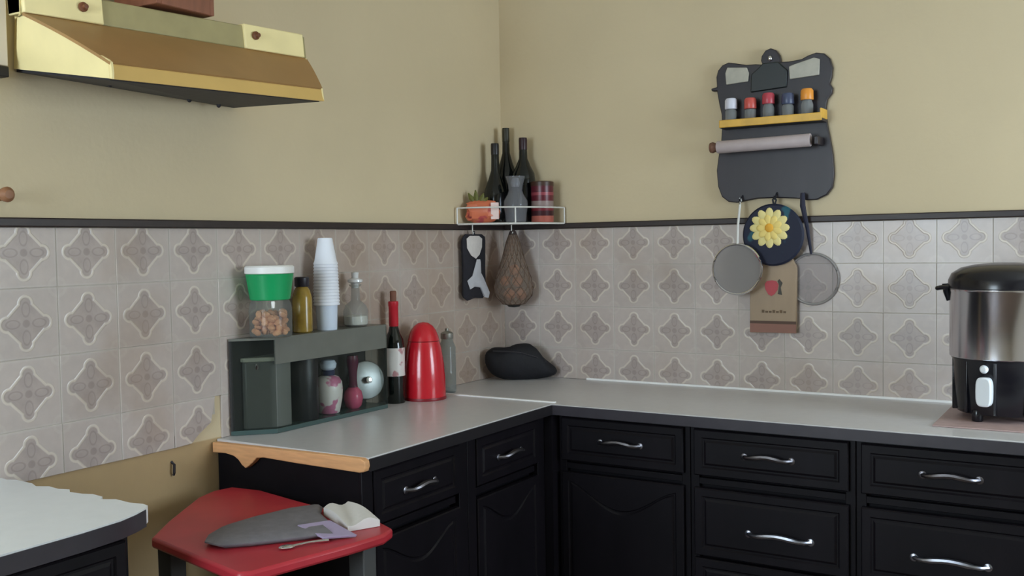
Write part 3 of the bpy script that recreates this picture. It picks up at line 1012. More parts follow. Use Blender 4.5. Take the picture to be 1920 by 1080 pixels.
c = (0.086, -0.618, ZW)
t = thing('thermos_jug', 'glossy red bullet-shaped thermos jug on the left worktop', 'jug', c)
M_RED = mat('glossy_red_plastic', (190, 26, 40), 0.22, coat=0.3)
simple_lathe('body', M_RED, [(0.062, 0), (0.067, 0.004), (0.068, 0.02), (0.067, 0.065), (0.063, 0.115), (0.056, 0.160), (0.050, 0.184)], c, 40, t)
simple_lathe('lid', M_RED, [(0.0505, 0.186), (0.047, 0.200), (0.040, 0.218), (0.030, 0.232), (0.016, 0.242), (0, 0.245)], c, 40, t)
simple_lathe('base_ring', mat('dark_red_ring', (120, 16, 26), 0.4), [(0.0685, 0.0), (0.0690, 0.002), (0.0690, 0.007), (0.0682, 0.009)], c, 40, t)

c = (0.075, -0.475, ZW)
t = thing('glass_jar', 'slim clear glass jar standing right of the red thermos', 'jar', c)
simple_lathe('body', glass('slim_jar_glass', (206, 212, 206), clear=0.74, rough=0.04), [(0.024, 0), (0.028, 0.004), (0.028, 0.150), (0.020, 0.170), (0.018, 0.180)], c, 28, t)
simple_lathe('lid', mat('dull_tin_lid', (150, 148, 140), 0.4, metal=0.7), [(0.020, 0.178), (0.021, 0.180), (0.021, 0.196), (0.016, 0.200), (0.006, 0.204), (0.006, 0.212), (0, 0.213)], c, 24, t)

# black soft pouch in the corner
bm = B()
Mp = Matrix.Translation((0.135, -0.105, ZW + 0.0006)) @ Matrix.Rotation(math.radians(33), 4, 'Z')
vs = ball(bm, (0, 0, 0), 1, 1, 1, 28, 18)
rs = random.Random(5)
for v in bm.verts:
    x, y, z = v.co
    h = 0.060 * (1.0 - 0.28 * x - 0.22 * max(0, x) ** 2) + 0.006 * math.sin(5 * x + 1)
    zz = h + z * h * (1 if z > 0 else 0.98)
    zz += 0.004 * math.sin(9 * x + 4 * y) * (z > -0.2)
    if x < -0.2 and z > 0.4:
        zz -= 0.010 * math.exp(-((x + 0.05) / 0.18) ** 2)
    sx = abs(x) ** 0.72 * (1 if x > 0 else -1)
    v.co = (0.130 * sx, 0.042 * y * (1 - 0.15 * x) + 0.003 * math.sin(8 * x), max(0.0, zz - 0.003))
bmesh.ops.transform(bm, matrix=Mp, verts=bm.verts)
t = thing('pouch', 'crumpled black pouch lying on the worktop in the corner', 'pouch', (0.135, -0.105, ZW))
obj('body', bm, mat('black_cloth', (18, 17, 22), 0.75, var=0.3, scale=40, bump=0.4), t, smooth=60)
bm = B(); tube(bm, [Mp @ Vector(p) for p in ((-0.10, -0.030, 0.106), (-0.05, -0.035, 0.104), (0.0, -0.034, 0.098), (0.05, -0.030, 0.083), (0.09, -0.022, 0.062))], 0.0035, 6)
obj('zip', bm, mat('black_zip', (34, 32, 38), 0.4), t)

# ================================================================== corner wire shelf and what stands on it
ZS = 1.462
sh = thing('corner_shelf', 'white wire corner shelf holding bottles above the tile rail', 'shelf', (0.1, -0.1, ZS - 0.01))
RA = 0.30


def arc(r, z, n=18, m=0.012):
    out = []
    for i in range(n + 1):
        a = PI / 2 * i / n
        # a quarter round, flattened: from the left wall to the back wall
        q = r / (abs(math.cos(a)) ** 2 + abs(math.sin(a)) ** 2) ** 0.5
        out.append((m + q * math.sin(a) * 0.86, -m - q * math.cos(a), z))
    return out


bm = B(); tube(bm, arc(RA, ZS - 0.004), 0.0035, 8); obj('front_rail', bm, M_WIRE, sh)
bm = B(); tube(bm, arc(RA - 0.002, ZS + 0.052), 0.0028, 8); obj('guard_rail', bm, M_WIRE, sh)
bm = B(); tube(bm, [(0.012, -0.012 - RA, ZS - 0.004), (0.012, -0.012, ZS - 0.004), (0.012 + RA * 0.86, -0.012, ZS - 0.004)], 0.003, 8); obj('back_rail', bm, M_WIRE, sh)
ar = arc(RA, ZS - 0.003, 12)
for p in ar[1:-1]:
    bm = B(); tube(bm, [(0.012, -0.012, ZS - 0.003), p], 0.0022, 6)
    obj('shelf_wire', bm, M_WIRE, sh)
for k in (0, 6, 12):
    p = ar[k]
    bm = B(); tube(bm, [(p[0], p[1], ZS - 0.004), (p[0], p[1], ZS + 0.052)], 0.0028, 6)
    obj('upright_wire', bm, M_WIRE, sh)
for x, y in ((0.030, -0.245), (0.10, -0.098)):
    bm = B(); tube(bm, [(x, y, ZS - 0.004), (x, y, ZS - 0.030), (x + 0.004, y - 0.003, ZS - 0.038), (x + 0.009, y - 0.006, ZS - 0.032)], 0.0022, 6)
    obj('hook_wire', bm, M_WIRE, sh)

M_BOT = mat('black_bottle_glass', (17, 20, 20), 0.10, spec=0.6)


def bottle(name, label, c, r, h, shoulder, neck_r, m, cap, capname='capsule'):
    t = thing(name, label, 'bottle', c)
    zs = h * shoulder
    zn = zs + (h - zs) * 0.42
    simple_lathe('body', m, [(r * 0.85, 0.002), (r * 0.96, 0), (r, 0.005), (r, zs * 0.86), (r * 0.93, zs), (r * 0.62, (zs + zn) / 2), (neck_r * 1.12, zn), (neck_r, h * 0.90)], c, 28, t)
    simple_lathe(capname, cap, [(neck_r * 1.08, h * 0.86), (neck_r * 1.10, h * 0.975), (neck_r * 1.02, h), (0, h)], c, 20, t)
    return t


M_CAPD = mat('dark_foil', (30, 26, 28), 0.35)
bottle('wine_bottle', 'dark wine bottle on the corner shelf, leftmost of three, wide sloping shoulders', (0.058, -0.134, ZS), 0.042, 0.285, 0.42, 0.0135, M_BOT, M_CAPD)
bottle('wine_bottle', 'tallest slim dark bottle on the corner shelf, in the middle of three', (0.050, -0.046, ZS), 0.037, 0.348, 0.55, 0.0125, M_BOT, mat('olive_foil', (44, 42, 30), 0.4))
bottle('wine_bottle', 'dark wine bottle with a maroon cap on the corner shelf, rightmost of three', (0.131, -0.060, ZS), 0.043, 0.306, 0.58, 0.0140, M_BOT, mat('maroon_foil', (44, 22, 30), 0.35))

c = (0.156, -0.158, ZS)
t = thing('carafe', 'grey pressed-glass carafe in front of the bottles on the corner shelf', 'carafe', c)
M_CAR = glass('carafe_glass', (222, 223, 226), clear=0.66, rough=0.06, body=(150, 150, 154))
simple_lathe('body', M_CAR, [(0.030, 0), (0.036, 0.003), (0.038, 0.03), (0.043, 0.055), (0.042, 0.075), (0.028, 0.100), (0.024, 0.112)], c, 28, t)
simple_lathe('neck', M_CAR, [(0.024, 0.112), (0.026, 0.130), (0.034, 0.158), (0.034, 0.162)], c, 28, t)
simple_lathe('stopper', mat('carafe_stopper', (150, 150, 154), 0.1, spec=0.8), [(0.014, 0.125), (0.017, 0.140), (0.012, 0.155), (0.0, 0.160)], c, 16, t)

c = (0.217, -0.076, ZS)
t = thing('tin', 'red and dark labelled tin at the right end of the corner shelf', 'tin', c)


def banded(name, stops):
    """colour bands up the object's height: list of (z, rgb)"""
    m = bpy.data.materials.new(name)
    m.use_nodes = True
    nt = m.node_tree
    b = nt.nodes['Principled BSDF']
    tc = nt.nodes.new('ShaderNodeTexCoord')
    sp = nt.nodes.new('ShaderNodeSeparateXYZ')
    rp = nt.nodes.new('ShaderNodeValToRGB')
    nt.links.new(tc.outputs['Object'], sp.inputs[0])
    g = NG(nt)
    nt.links.new(g.op('MULTIPLY', sp.outputs['Z'], 5.0), rp.inputs[0])
    cr = rp.color_ramp
    cr.interpolation = 'CONSTANT'
    while len(cr.elements) > 1:
        cr.elements.remove(cr.elements[-1])
    for i, (z, rgb) in enumerate(stops):
        e = cr.elements[0] if i == 0 else cr.elements.new(z * 5)
        e.position = z * 5
        e.color = lin(rgb)
    nt.links.new(rp.outputs['Color'], b.inputs['Base Color'])
    b.inputs['Roughness'].default_value = 0.35
    return m


simple_lathe('body', banded('red_tin_print', [(0, (170, 92, 78)), (0.022, (60, 22, 28)), (0.040, (120, 34, 44)), (0.05, (140, 120, 116)), (0.075, (92, 22, 36)), (0.094, (140, 60, 70)), (0.105, (86, 20, 36))]),
             [(0.038, 0), (0.040, 0.003), (0.040, 0.128), (0.038, 0.130)], c, 30, t)
simple_lathe('lid', mat('brown_tin_lid', (66, 42, 32), 0.4), [(0.041, 0.128), (0.041, 0.142), (0.036, 0.145), (0, 0.145)], c, 30, t)

t = thing('snack_packet', 'crumpled orange packet with green top at the left end of the corner shelf', 'packet', (0.060, -0.232, ZS))
bm = B()
ball(bm, (0, 0, 0), 1, 1, 1, 22, 14)
for v in bm.verts:
    x, y, z = v.co
    sxx = (1 if x > 0 else -1) * abs(x) ** 0.6
    szz = (1 if z > 0 else -1) * abs(z) ** 0.6
    k = 1 + 0.12 * math.sin(9 * x + 4 * z) + 0.10 * math.sin(13 * z - 6 * x)
    v.co = (0.058 * sxx * k, 0.026 * y * (1.1 - abs(szz) ** 3 * 0.8) * k, 0.040 + 0.040 * szz)
Mk = Matrix.Translation((0.066, -0.236, ZS)) @ Matrix.Rotation(math.radians(33), 4, 'Z')
bmesh.ops.transform(bm, matrix=Mk, verts=bm.verts)
obj('packet_body', bm, blotch_material('orange_foil', (206, 112, 80), (176, 72, 74), 22, 0.52), t, smooth=25)
bm = B()
for k, (dx, a, ln) in enumerate(((-0.028, -0.5, 0.040), (-0.018, -0.1, 0.046), (-0.006, 0.35, 0.036), (0.004, 0.7, 0.026))):
    base = Mk @ Vector((dx, 0, 0.070))
    tip = Mk @ Vector((dx + math.sin(a) * ln, 0.004, 0.070 + math.cos(a) * ln))
    mid = (base + tip) / 2
    tube(bm, [base, mid, tip], [0.006, 0.010, 0.002], 6)
obj('green_top', bm, mat('olive_green_leaf', (96, 96, 44), 0.6), t)['label'] = 'olive green tuft'
bm = B(); box(bm, 0.030, 0.058, -0.026, -0.022, 0.012, 0.070, Mk)
obj('pale_flap', bm, mat('pale_flap_paper', (226, 200, 194), 0.5), t, bevel=0.001)['label'] = 'pale end flap'

# ---- hanging below the shelf
t = thing('oven_glove', 'black and white oven glove hanging below the left end of the corner shelf', 'glove', (0.035, -0.24, 1.18))
Mg = Matrix.Translation((0.034, -0.238, 0)) @ Matrix.Rotation(math.radians(90), 4, 'Z')
# local x runs along the wall (towards the corner), y is out of the wall reversed
M_GB = mat('black_quilted_cotton', (30, 28, 34), 0.85, var=0.3, scale=60, bump=0.3)
M_GW = mat('white_quilted_cotton', (206, 198, 192), 0.85, var=0.05, scale=60, bump=0.3)


def padded(bm, pts, y0, y1, M):
    """cushion-like slab from an outline (x, z)"""
    cx = sum(p[0] for p in pts) / len(pts)
    cz = sum(p[1] for p in pts) / len(pts)
    n = len(pts)
    rings = []
    for s, yy in ((0.90, y0), (1.0, y0 * 0.55 + y1 * 0.45), (1.0, y0 * 0.35 + y1 * 0.65), (0.88, y1)):
        rings.append([bm.verts.new(M @ Vector((cx + (p[0] - cx) * s, yy, cz + (p[1] - cz) * s))) for p in pts])
    for a, b in zip(rings, rings[1:]):
        for i in range(n):
            bm.faces.new((a[i], a[(i + 1) % n], b[(i + 1) % n], b[i]))
    bm.faces.new(rings[0])
    bm.faces.new(rings[-1])


bm = B()
padded(bm, [(-0.070, 1.205), (-0.045, 1.192), (0.0, 1.200), (0.05, 1.196), (0.068, 1.215), (0.066, 1.30), (0.070, 1.415), (0.05, 1.424), (-0.05, 1.424), (-0.070, 1.41), (-0.066, 1.30)], 0.016, -0.004, Mg)
obj('body', bm, M_GB, t, smooth=50)
bm = B()
padded(bm, [(-0.060, 1.408), (-0.058, 1.375), (-0.035, 1.350), (-0.005, 1.338), (0.018, 1.352), (0.034, 1.378), (0.036, 1.408), (0.015, 1.418), (-0.04, 1.418)], -0.003, -0.010, Mg)
obj('white_patch', bm, M_GW, t, smooth=50)['label'] = 'white heart-shaped patch'
bm = B()
padded(bm, [(-0.062, 1.262), (-0.030, 1.278), (0.000, 1.335), (0.020, 1.335), (0.022, 1.290), (0.040, 1.270), (0.078, 1.215), (0.070, 1.196), (0.045, 1.200), (0.020, 1.235), (-0.02, 1.240), (-0.045, 1.232)], -0.003, -0.011, Mg)
obj('white_patch', bm, mat('grey_white_cotton', (180, 178, 182), 0.85, bump=0.3, scale=60), t, smooth=50)['label'] = 'grey-white lower patch'
bm = B(); tube(bm, [(0.036, -0.245, 1.418), (0.036, -0.247, 1.434), (0.036, -0.243, 1.434), (0.036, -0.241, 1.418)], 0.0022, 6)
obj('loop', bm, M_GB, t)

c = (0.100, -0.090, 1.165)
t = thing('net_bag', 'brown string net bag of onions hanging in the corner below the shelf', 'bag', c)
M_NET = glass('brown_net', (205, 186, 170), clear=0.80, rough=0.8)
prof = [(0.010, 0.0), (0.040, 0.006), (0.066, 0.035), (0.071, 0.065), (0.064, 0.100), (0.050, 0.140), (0.036, 0.185), (0.024, 0.230), (0.014, 0.256)]
bm = B(); lathe(bm, prof, c, 28)
obj('mesh', bm, M_NET, t)['label'] = 'see-through brown netting'
bm = B()
NS = 14
for s in (1, -1):
    for k in range(NS):
        pts = []
        for i, (r, z) in enumerate(prof):
            a = 2 * PI * k / NS + s * i * 0.35
            pts.append((c[0] + (r + 0.0008) * math.cos(a), c[1] + (r + 0.0008) * math.sin(a), c[2] + z))
        tube(bm, pts, 0.0012, 4)
obj('strings', bm, mat('brown_string', (96, 76, 62), 0.9), t)['kind'] = 'stuff'
simple_lathe('knot', mat('dark_string', (62, 50, 46), 0.9), [(0.012, 0.250), (0.016, 0.256), (0.012, 0.266), (0.006, 0.274)], c, 14, t)
simple_lathe('bottom_seam', mat('dark_seam', (40, 40, 38), 0.8), [(0.004, -0.006), (0.020, -0.004), (0.026, 0.002), (0.010, 0.004)], c, 16, t)
rs = random.Random(11)
ons = [(0.030, 0.0, 0.040), (-0.030, 0.012, 0.038), (0.004, -0.034, 0.042), (0.002, 0.036, 0.044), (0.026, -0.016, 0.088), (-0.022, -0.020, 0.090), (0.0, 0.026, 0.094), (0.004, 0.0, 0.130)]
proto = None
for k, (dx, dy, dz) in enumerate(ons):
    if proto is None:
        bm = B()
        lathe(bm, [(0.003, -0.0205), (0.010, -0.019), (0.018, -0.009), (0.020, 0.0), (0.017, 0.010), (0.008, 0.017), (0.003, 0.021), (0.0025, 0.025), (0, 0.026)], (0, 0, 0), 16)
        me_o = bpy.data.meshes.new('onion')
        bmesh.ops.recalc_face_normals(bm, faces=bm.faces)
        bm.to_mesh(me_o); bm.free(); me_o.shade_smooth()
        me_o.materials.append(mat('onion_skin', (176, 122, 78), 0.4, var=0.3, scale=40))
        proto = bpy.data.objects.new('onion', me_o)
        COL.objects.link(proto)
        o = proto
    else:
        o = proto.copy()
        COL.objects.link(o)
    o.location = (c[0] + dx, c[1] + dy, c[2] + dz)
    o.rotation_euler = (rs.uniform(-0.8, 0.8), rs.uniform(-0.8, 0.8), rs.uniform(0, 6))
    tag(o, 'brown onion inside the hanging string net bag', 'onion', 'onions in the net bag')

# ================================================================== wall rack with spice jars, roll and hooks
rack = thing('spice_rack', 'dark wooden scroll-edged spice rack on the back wall, yellow shelf rail', 'rack', (1.03, -0.01, 1.51))
OUT = [(0.997, 1.941), (0.992, 1.954), (0.994, 1.968), (1.006, 1.984), (1.023, 1.990), (1.040, 1.982), (1.051, 1.966), (1.054, 1.952), (1.054, 1.943), (1.082, 1.942), (1.12, 1.945),
       (1.14, 1.954), (1.165, 1.960), (1.189, 1.955), (1.206, 1.938), (1.214, 1.91), (1.211, 1.88), (1.205, 1.862), (1.214, 1.848), (1.212, 1.832), (1.198, 1.815), (1.194, 1.795), (1.193, 1.773), (1.198, 1.735), (1.206, 1.693),
       (1.214, 1.644), (1.218, 1.587), (1.213, 1.545), (1.196, 1.522), (1.165, 1.508), (1.135, 1.508), (1.105, 1.514), (1.038, 1.519), (0.977, 1.519), (0.945, 1.514), (0.91, 1.508),
       (0.882, 1.512), (0.860, 1.529), (0.847, 1.563), (0.843, 1.615), (0.849, 1.658), (0.858, 1.704), (0.862, 1.752), (0.861, 1.795), (0.853, 1.83), (0.848, 1.86),
       (0.846, 1.872), (0.828, 1.873), (0.826, 1.882), (0.846, 1.885), (0.844, 1.917), (0.850, 1.938), (0.864, 1.953), (0.885, 1.960), (0.907, 1.955), (0.945, 1.946), (0.975, 1.945)]
M_RACK = mat('dark_rack_wood', (38, 33, 38), 0.42, var=0.3, scale=16, stretch=(1, 1, 0.3))
bm = B(); prism(bm, OUT, 'y', -0.022, -0.002)
obj('back_board', bm, M_RACK, rack, bevel=0.003)
bm = B()
prism(bm, [(0.872, -0.022), (1.198, -0.022), (1.198, -0.086), (0.878, -0.086)], 'z', 1.744, 1.752)
obj('shelf_board', bm, M_RACK, rack)
M_YEL = mat('yellow_varnished_rail', (206, 160, 62), 0.4, var=0.15, scale=20)
bm = B()
box(bm, 0.878, 1.199, -0.094, -0.086, 1.744, 1.768)
box(bm, 1.192, 1.199, -0.086, -0.022, 1.752, 1.782)
obj('shelf_rail', bm, M_YEL, rack, bevel=0.002)['label'] = 'yellow shelf rail'
bm = B(); prism(bm, [(0.96, 1.856), (1.075, 1.862), (1.078, 1.915), (1.06, 1.932), (1.05, 1.944), (1.0, 1.944), (0.985, 1.93), (0.962, 1.912)], 'y', -0.030, -0.022)
obj('centre_plaque', bm, mat('very_dark_green_wood', (24, 30, 31), 0.4), rack, bevel=0.003)
M_INSET = mat('frosted_grey_inset', (168, 164, 152), 0.3, var=0.15, scale=30)
bm = B(); prism(bm, [(0.880, 1.888), (0.952, 1.892), (0.955, 1.918), (0.948, 1.936), (0.884, 1.943), (0.877, 1.925)], 'y', -0.030, -0.022)
obj('inset_panel', bm, M_INSET, rack, bevel=0.002)['label'] = 'small grey inset on the left'
bm = B(); prism(bm, [(1.085, 1.885), (1.176, 1.890), (1.178, 1.938), (1.160, 1.944), (1.10, 1.930), (1.083, 1.925)], 'y', -0.030, -0.022)
obj('inset_panel', bm, M_INSET, rack, bevel=0.002)['label'] = 'wider grey inset on the right'
bm = B(); ball(bm, (1.023, -0.026, 1.957), 0.007, 0.006, 0.009, 12, 8)
obj('nail', bm, M_CHROME, rack)
# roll holder arms
for x in (0.856, 1.182):
    bx('roll_arm', M_RACK, rack, x - 0.006, x + 0.006, -0.094, -0.022, 1.672, 1.698, bevel=0.003)
for x, y0 in ((0.930, 1.514), (1.042, 1.519), (1.129, 1.514)):
    bm = B(); tube(bm, [(x, -0.012, y0 + 0.02), (x, -0.030, y0 + 0.012), (x, -0.040, y0), (x, -0.046, y0 - 0.006), (x, -0.054, y0 + 0.004)], 0.0025, 6)
    obj('hook', bm, mat('dark_hook_metal', (52, 52, 60), 0.4, metal=0.6), rack)

t = thing('foil_roll', 'roll of greyish pink kitchen paper on the spice rack', 'roll', (1.02, -0.080, 1.667))
bm = B(); lathe(bm, [(0.0, 0), (0.0195, 0.0), (0.020, 0.002), (0.020, 0.292), (0.0195, 0.294), (0, 0.294)], seg=24, M=Matrix.Translation((0.870, -0.084, 1.684)) @ Matrix.Rotation(PI / 2 - 0.012, 4, 'Y'))
obj('paper', bm, mat('greyish_pink_paper', (178, 164, 164), 0.5, var=0.06, scale=30), t)
bm = B(); lathe(bm, [(0.006, -0.024), (0.016, -0.022), (0.018, -0.014), (0.014, -0.004), (0.010, 0.004)], seg=16, M=Matrix.Translation((0.868, -0.084, 1.684)) @ Matrix.Rotation(PI / 2, 4, 'Y'))
obj('end_knob', bm, mat('brown_turned_knob', (112, 78, 62), 0.45), t)['label'] = 'brown wooden end knob'

caps = [(0.906, (206, 206, 218), 'spice jar with a silvery white cap, first from the left on the spice rack', 0.0),
        (0.969, (196, 84, 76), 'spice jar with a salmon red cap, second from the left on the spice rack', -0.004),
        (1.027, (176, 66, 78), 'spice jar with a crimson cap, in the middle of the spice rack', 0.006),
        (1.088, (70, 78, 104), 'spice jar with a slate blue cap, second from the right on the spice rack', 0.0),
        (1.147, (224, 146, 58), 'spice jar with an orange cap, rightmost on the spice rack', 0.008)]
M_SPG = glass('spice_jar_glass', (196, 198, 204), clear=0.62, rough=0.05)
for k, (x, rgb, lab, dz) in enumerate(caps):
    c = (x, -0.058, 1.7522)
    t = thing('spice_jar', lab, 'jar', c, 'spice jars on the wall rack')
    simple_lathe('body', M_SPG, [(0.016, 0), (0.0185, 0.003), (0.0185, 0.045), (0.014, 0.052 + dz)], c, 20, t)
    simple_lathe('contents', mat('spice_%d' % k, [(150, 150, 150), (120, 62, 44), (90, 60, 46), (86, 82, 96), (96, 78, 92)][k], 0.8), [(0.015, 0.003), (0.016, 0.004), (0.016, 0.030), (0, 0.032)], c, 16, t)
    simple_lathe('cap', mat('spice_cap_%d' % k, rgb, 0.35), [(0.0185, 0.052 + dz), (0.0195, 0.054 + dz), (0.0190, 0.080 + dz), (0.015, 0.086 + dz), (0, 0.087 + dz)], c, 20, t)


# ---- hanging from the hooks
def sieve(label, cx, cy, cz, r, handle_pts, rim_m, mesh_m, hm, hr, deep):
    t = thing('sieve', label, 'sieve', (cx, cy, cz - r))
    bm = B(); tube(bm, [(cx + r * math.cos(2 * PI * k / 40), cy, cz + r * math.sin(2 * PI * k / 40)) for k in range(40)], 0.0040, 8, closed=True)
    obj('rim', bm, rim_m, t)
    bm = B()
    prof = [(math.sin(PI / 2 * i / 7) * (r - 0.002), deep * math.cos(PI / 2 * i / 7)) for i in range(8)]
    prof[0] = (0, deep)
    lathe(bm, prof, seg=36, M=Matrix.Translation((cx, cy, cz)) @ Matrix.Rotation(-PI / 2, 4, 'X'))
    obj('gauze', bm, mesh_m, t, smooth=60)['label'] = 'fine wire gauze bowl'
    bm = B(); tube(bm, handle_pts, hr, 8)
    obj('handle', bm, hm, t)
    return t


M_GZ1 = glass('grey_gauze', (192, 187, 184), clear=0.66, rough=0.6)
M_GZ2 = glass('pale_gauze', (240, 238, 238), clear=0.90, rough=0.6)
sieve('round wire sieve with a bright rim hanging left of the flower trivet', 0.932, -0.088, 1.295, 0.079,
      [(0.934, -0.088, 1.372), (0.933, -0.080, 1.43), (0.931, -0.052, 1.50), (0.930, -0.046, 1.520), (0.930, -0.040, 1.512)], M_CHROME, M_GZ1, mat('white_handle', (206, 204, 200), 0.4), 0.004, 0.022)
sieve('pale round wire sieve with a long dark handle hanging right of the flower trivet', 1.150, -0.0125, 1.262, 0.079,
      [(1.146, -0.0135, 1.340), (1.140, -0.034, 1.42), (1.130, -0.050, 1.49), (1.129, -0.048, 1.528), (1.129, -0.040, 1.520)], mat('dull_rim', (168, 166, 168), 0.4, metal=0.8), M_GZ2,
      mat('dark_blue_black_handle', (44, 46, 62), 0.3), [0.004, 0.006, 0.009, 0.007, 0.003], 0.003)

t = thing('pot_holder', 'round dark blue pot holder with a big yellow flower, hanging under the rack', 'pot holder', (1.035, -0.045, 1.305))
PC = (1.036, -0.047, 1.402)
bm = B(); lathe(bm, [(0, -0.006), (0.092, -0.006), (0.098, 0.0), (0.092, 0.006), (0, 0.007)], seg=48, M=Matrix.Translation(PC) @ Matrix.Rotation(PI / 2, 4, 'X'))
obj('disc', bm, blotch_material('dark_blue_print', (18, 24, 48), (30, 84, 98), 14, 0.58, 0.7), t)
FCX, FCZ, FY = 1.027, 1.424, -0.0545
for ring, (n, r0, r1, yoff, rgb) in enumerate(((12, 0.020, 0.064, 0.0, (226, 210, 142)), (9, 0.010, 0.042, -0.003, (232, 206, 122)))):
    for k in range(n):
        a = 2 * PI * (k + 0.5 * ring) / n
        bm = B()
        M = Matrix.Translation((FCX + math.cos(a) * (r0 + r1) / 2, FY + yoff, FCZ + math.sin(a) * (r0 + r1) / 2)) @ Matrix.Rotation(-a, 4, 'Y')
        ball(bm, (0, 0, 0), (r1 - r0) / 2, 0.003, 0.0135 if ring == 0 else 0.011, 12, 6, M=None)
        bmesh.ops.transform(bm, matrix=M, verts=bm.verts)
        obj('petal', bm, mat('yellow_petal_%d' % ring, rgb, 0.7), t)
bm = B(); ball(bm, (FCX, FY - 0.004, FCZ), 0.014, 0.005, 0.014, 14, 8)
obj('flower_centre', bm, mat('orange_centre', (226, 166, 56), 0.7), t)
bm = B(); tube(bm, [(1.038, -0.047, 1.498), (1.036, -0.049, 1.512), (1.042, -0.050, 1.520), (1.047, -0.048, 1.511), (1.042, -0.047, 1.498)], 0.003, 6)
obj('loop', bm, mat('dark_loop', (30, 32, 40), 0.7), t)

t = thing('hanging_board', 'brown board with a red berry print hanging below the flower pot holder', 'board', (1.03, -0.025, 1.09))
M_BRD = mat('brown_board', (160, 138, 114), 0.6, var=0.15, scale=12, stretch=(1, 1, 0.3))
bm = B(); prism(bm, [(0.955, 1.090), (1.104, 1.092), (1.106, 1.300), (1.090, 1.330), (0.972, 1.330), (0.957, 1.300)], 'y', -0.035, -0.021)
obj('board', bm, M_BRD, t, bevel=0.002)
bx('dark_band', mat('dark_brown_band', (84, 60, 46), 0.6), t, 0.956, 1.104, -0.0365, -0.0345, 1.120, 1.129)
bx('foot_band', mat('reddish_foot', (140, 98, 84), 0.6), t, 0.956, 1.104, -0.0362, -0.0345, 1.092, 1.120)
bm = B()
prism(bm, [(1.026, 1.208), (1.036, 1.214), (1.046, 1.228), (1.049, 1.245), (1.042, 1.256), (1.028, 1.258), (1.012, 1.256), (1.005, 1.246), (1.007, 1.230), (1.016, 1.214)], 'y', -0.0368, -0.0345)
obj('berry_print', bm, mat('berry_red', (176, 60, 66), 0.5), t)['label'] = 'red berry print'
bm = B()
prism(bm, [(1.047, 1.215), (1.060, 1.212), (1.056, 1.235), (1.062, 1.25), (1.052, 1.262), (1.046, 1.256), (1.051, 1.243)], 'y', -0.0368, -0.0345)
obj('leaf_print', bm, mat('leaf_dark', (70, 66, 58), 0.6), t)
bm = B()
for k in range(7):
    x = 0.995 + k * 0.0115
    box(bm, x, x + 0.008, -0.0365, -0.0345, 1.155, 1.161 + (0.003 if k in (0, 3, 5) else 0))
o = obj('lettering', bm, mat('faded_lettering', (104, 84, 64), 0.7), t)
o['label'] = 'one faded illegible line of lettering'
bm = B(); tube(bm, [(1.03, -0.028, 1.326), (1.03, -0.030, 1.42), (1.042, -0.034, 1.51), (1.042, -0.038, 1.516)], 0.002, 6)
obj('cord', bm, mat('board_cord', (90, 76, 60), 0.8), t)

# ================================================================== coffee urn on a mat
mt = bx('place_mat', mat('brownish_pink_mat', (176, 150, 146), 0.5, var=0.1, scale=40), None, 1.563, 1.93, -0.425, -0.045, ZW + 0.0004, ZW + 0.0042, bevel=0.001)
tag(mt, 'brownish pink mat under the coffee urn', 'mat')
UC = (1.708, -0.228, ZW + 0.0044)
t = thing('coffee_urn', 'steel and black coffee urn at the right end of the back worktop', 'urn', UC)
M_URNB = mat('black_urn_plastic', (20, 20, 27), 0.22, spec=0.6)
M_URNS = mat('brushed_urn_steel', (226, 226, 234), 0.17, metal=1.0)
simple_lathe('base', M_URNB, [(0.104, 0.024), (0.112, 0.018), (0.116, 0.03), (0.121, 0.10), (0.124, 0.155), (0.127, 0.160), (0.127, 0.166)], UC, 56, t)
for k in range(4):
    a = math.radians(-135 + 90 * k) + 0.28
    bm = B()
    cxx, cyy = UC[0] + 0.106 * math.cos(a), UC[1] + 0.106 * math.sin(a)
    lathe(bm, [(0.012, 0.0), (0.014, 0.003), (0.014, 0.024), (0.012, 0.030)], (cxx, cyy, UC[2]), 14)
    obj('foot', bm, M_URNB, t)
for k in range(10):
    a = 2 * PI * k / 10 + 0.25
    bm = B()
    M = Matrix.Translation((UC[0], UC[1], UC[2])) @ Matrix.Rotation(a, 4, 'Z')
    box(bm, 0.110, 0.1245, -0.004, 0.004, 0.020, 0.158, M)
    obj('base_rib', bm, M_URNB, t, bevel=0.002)
simple_lathe('tank', M_URNS, [(0.130, 0.163), (0.132, 0.165), (0.132, 0.335), (0.133, 0.337), (0.133, 0.343), (0.130, 0.345)], UC, 64, t)['label'] = 'brushed steel tank'
simple_lathe('lid', M_URNB, [(0.134, 0.343), (0.136, 0.346), (0.135, 0.366), (0.127, 0.384), (0.104, 0.399), (0.070, 0.407), (0.03, 0.411), (0, 0.412)], UC, 56, t)
for s in (-1, 1):
    bm = B()
    x0 = UC[0] + s * 0.128
    pts = [(x0, -0.018, 0.348), (x0 + s * 0.018, -0.018, 0.346), (x0 + s * 0.030, -0.014, 0.344), (x0 + s * 0.030, 0.014, 0.344), (x0 + s * 0.018, 0.018, 0.346), (x0, 0.018, 0.348)]
    tube(bm, [(p[0], UC[1] + p[1] - 0.02, UC[2] + p[2]) for p in pts], 0.006, 8)
    tube(bm, [(x0 + s * 0.012, UC[1] - 0.02, UC[2] + 0.356), (x0 + s * 0.010, UC[1] - 0.02, UC[2] + 0.335), (x0 + s * 0.004, UC[1] - 0.02, UC[2] + 0.310)], [0.009, 0.008, 0.005], 8)
    obj('side_handle', bm, M_URNB, t)
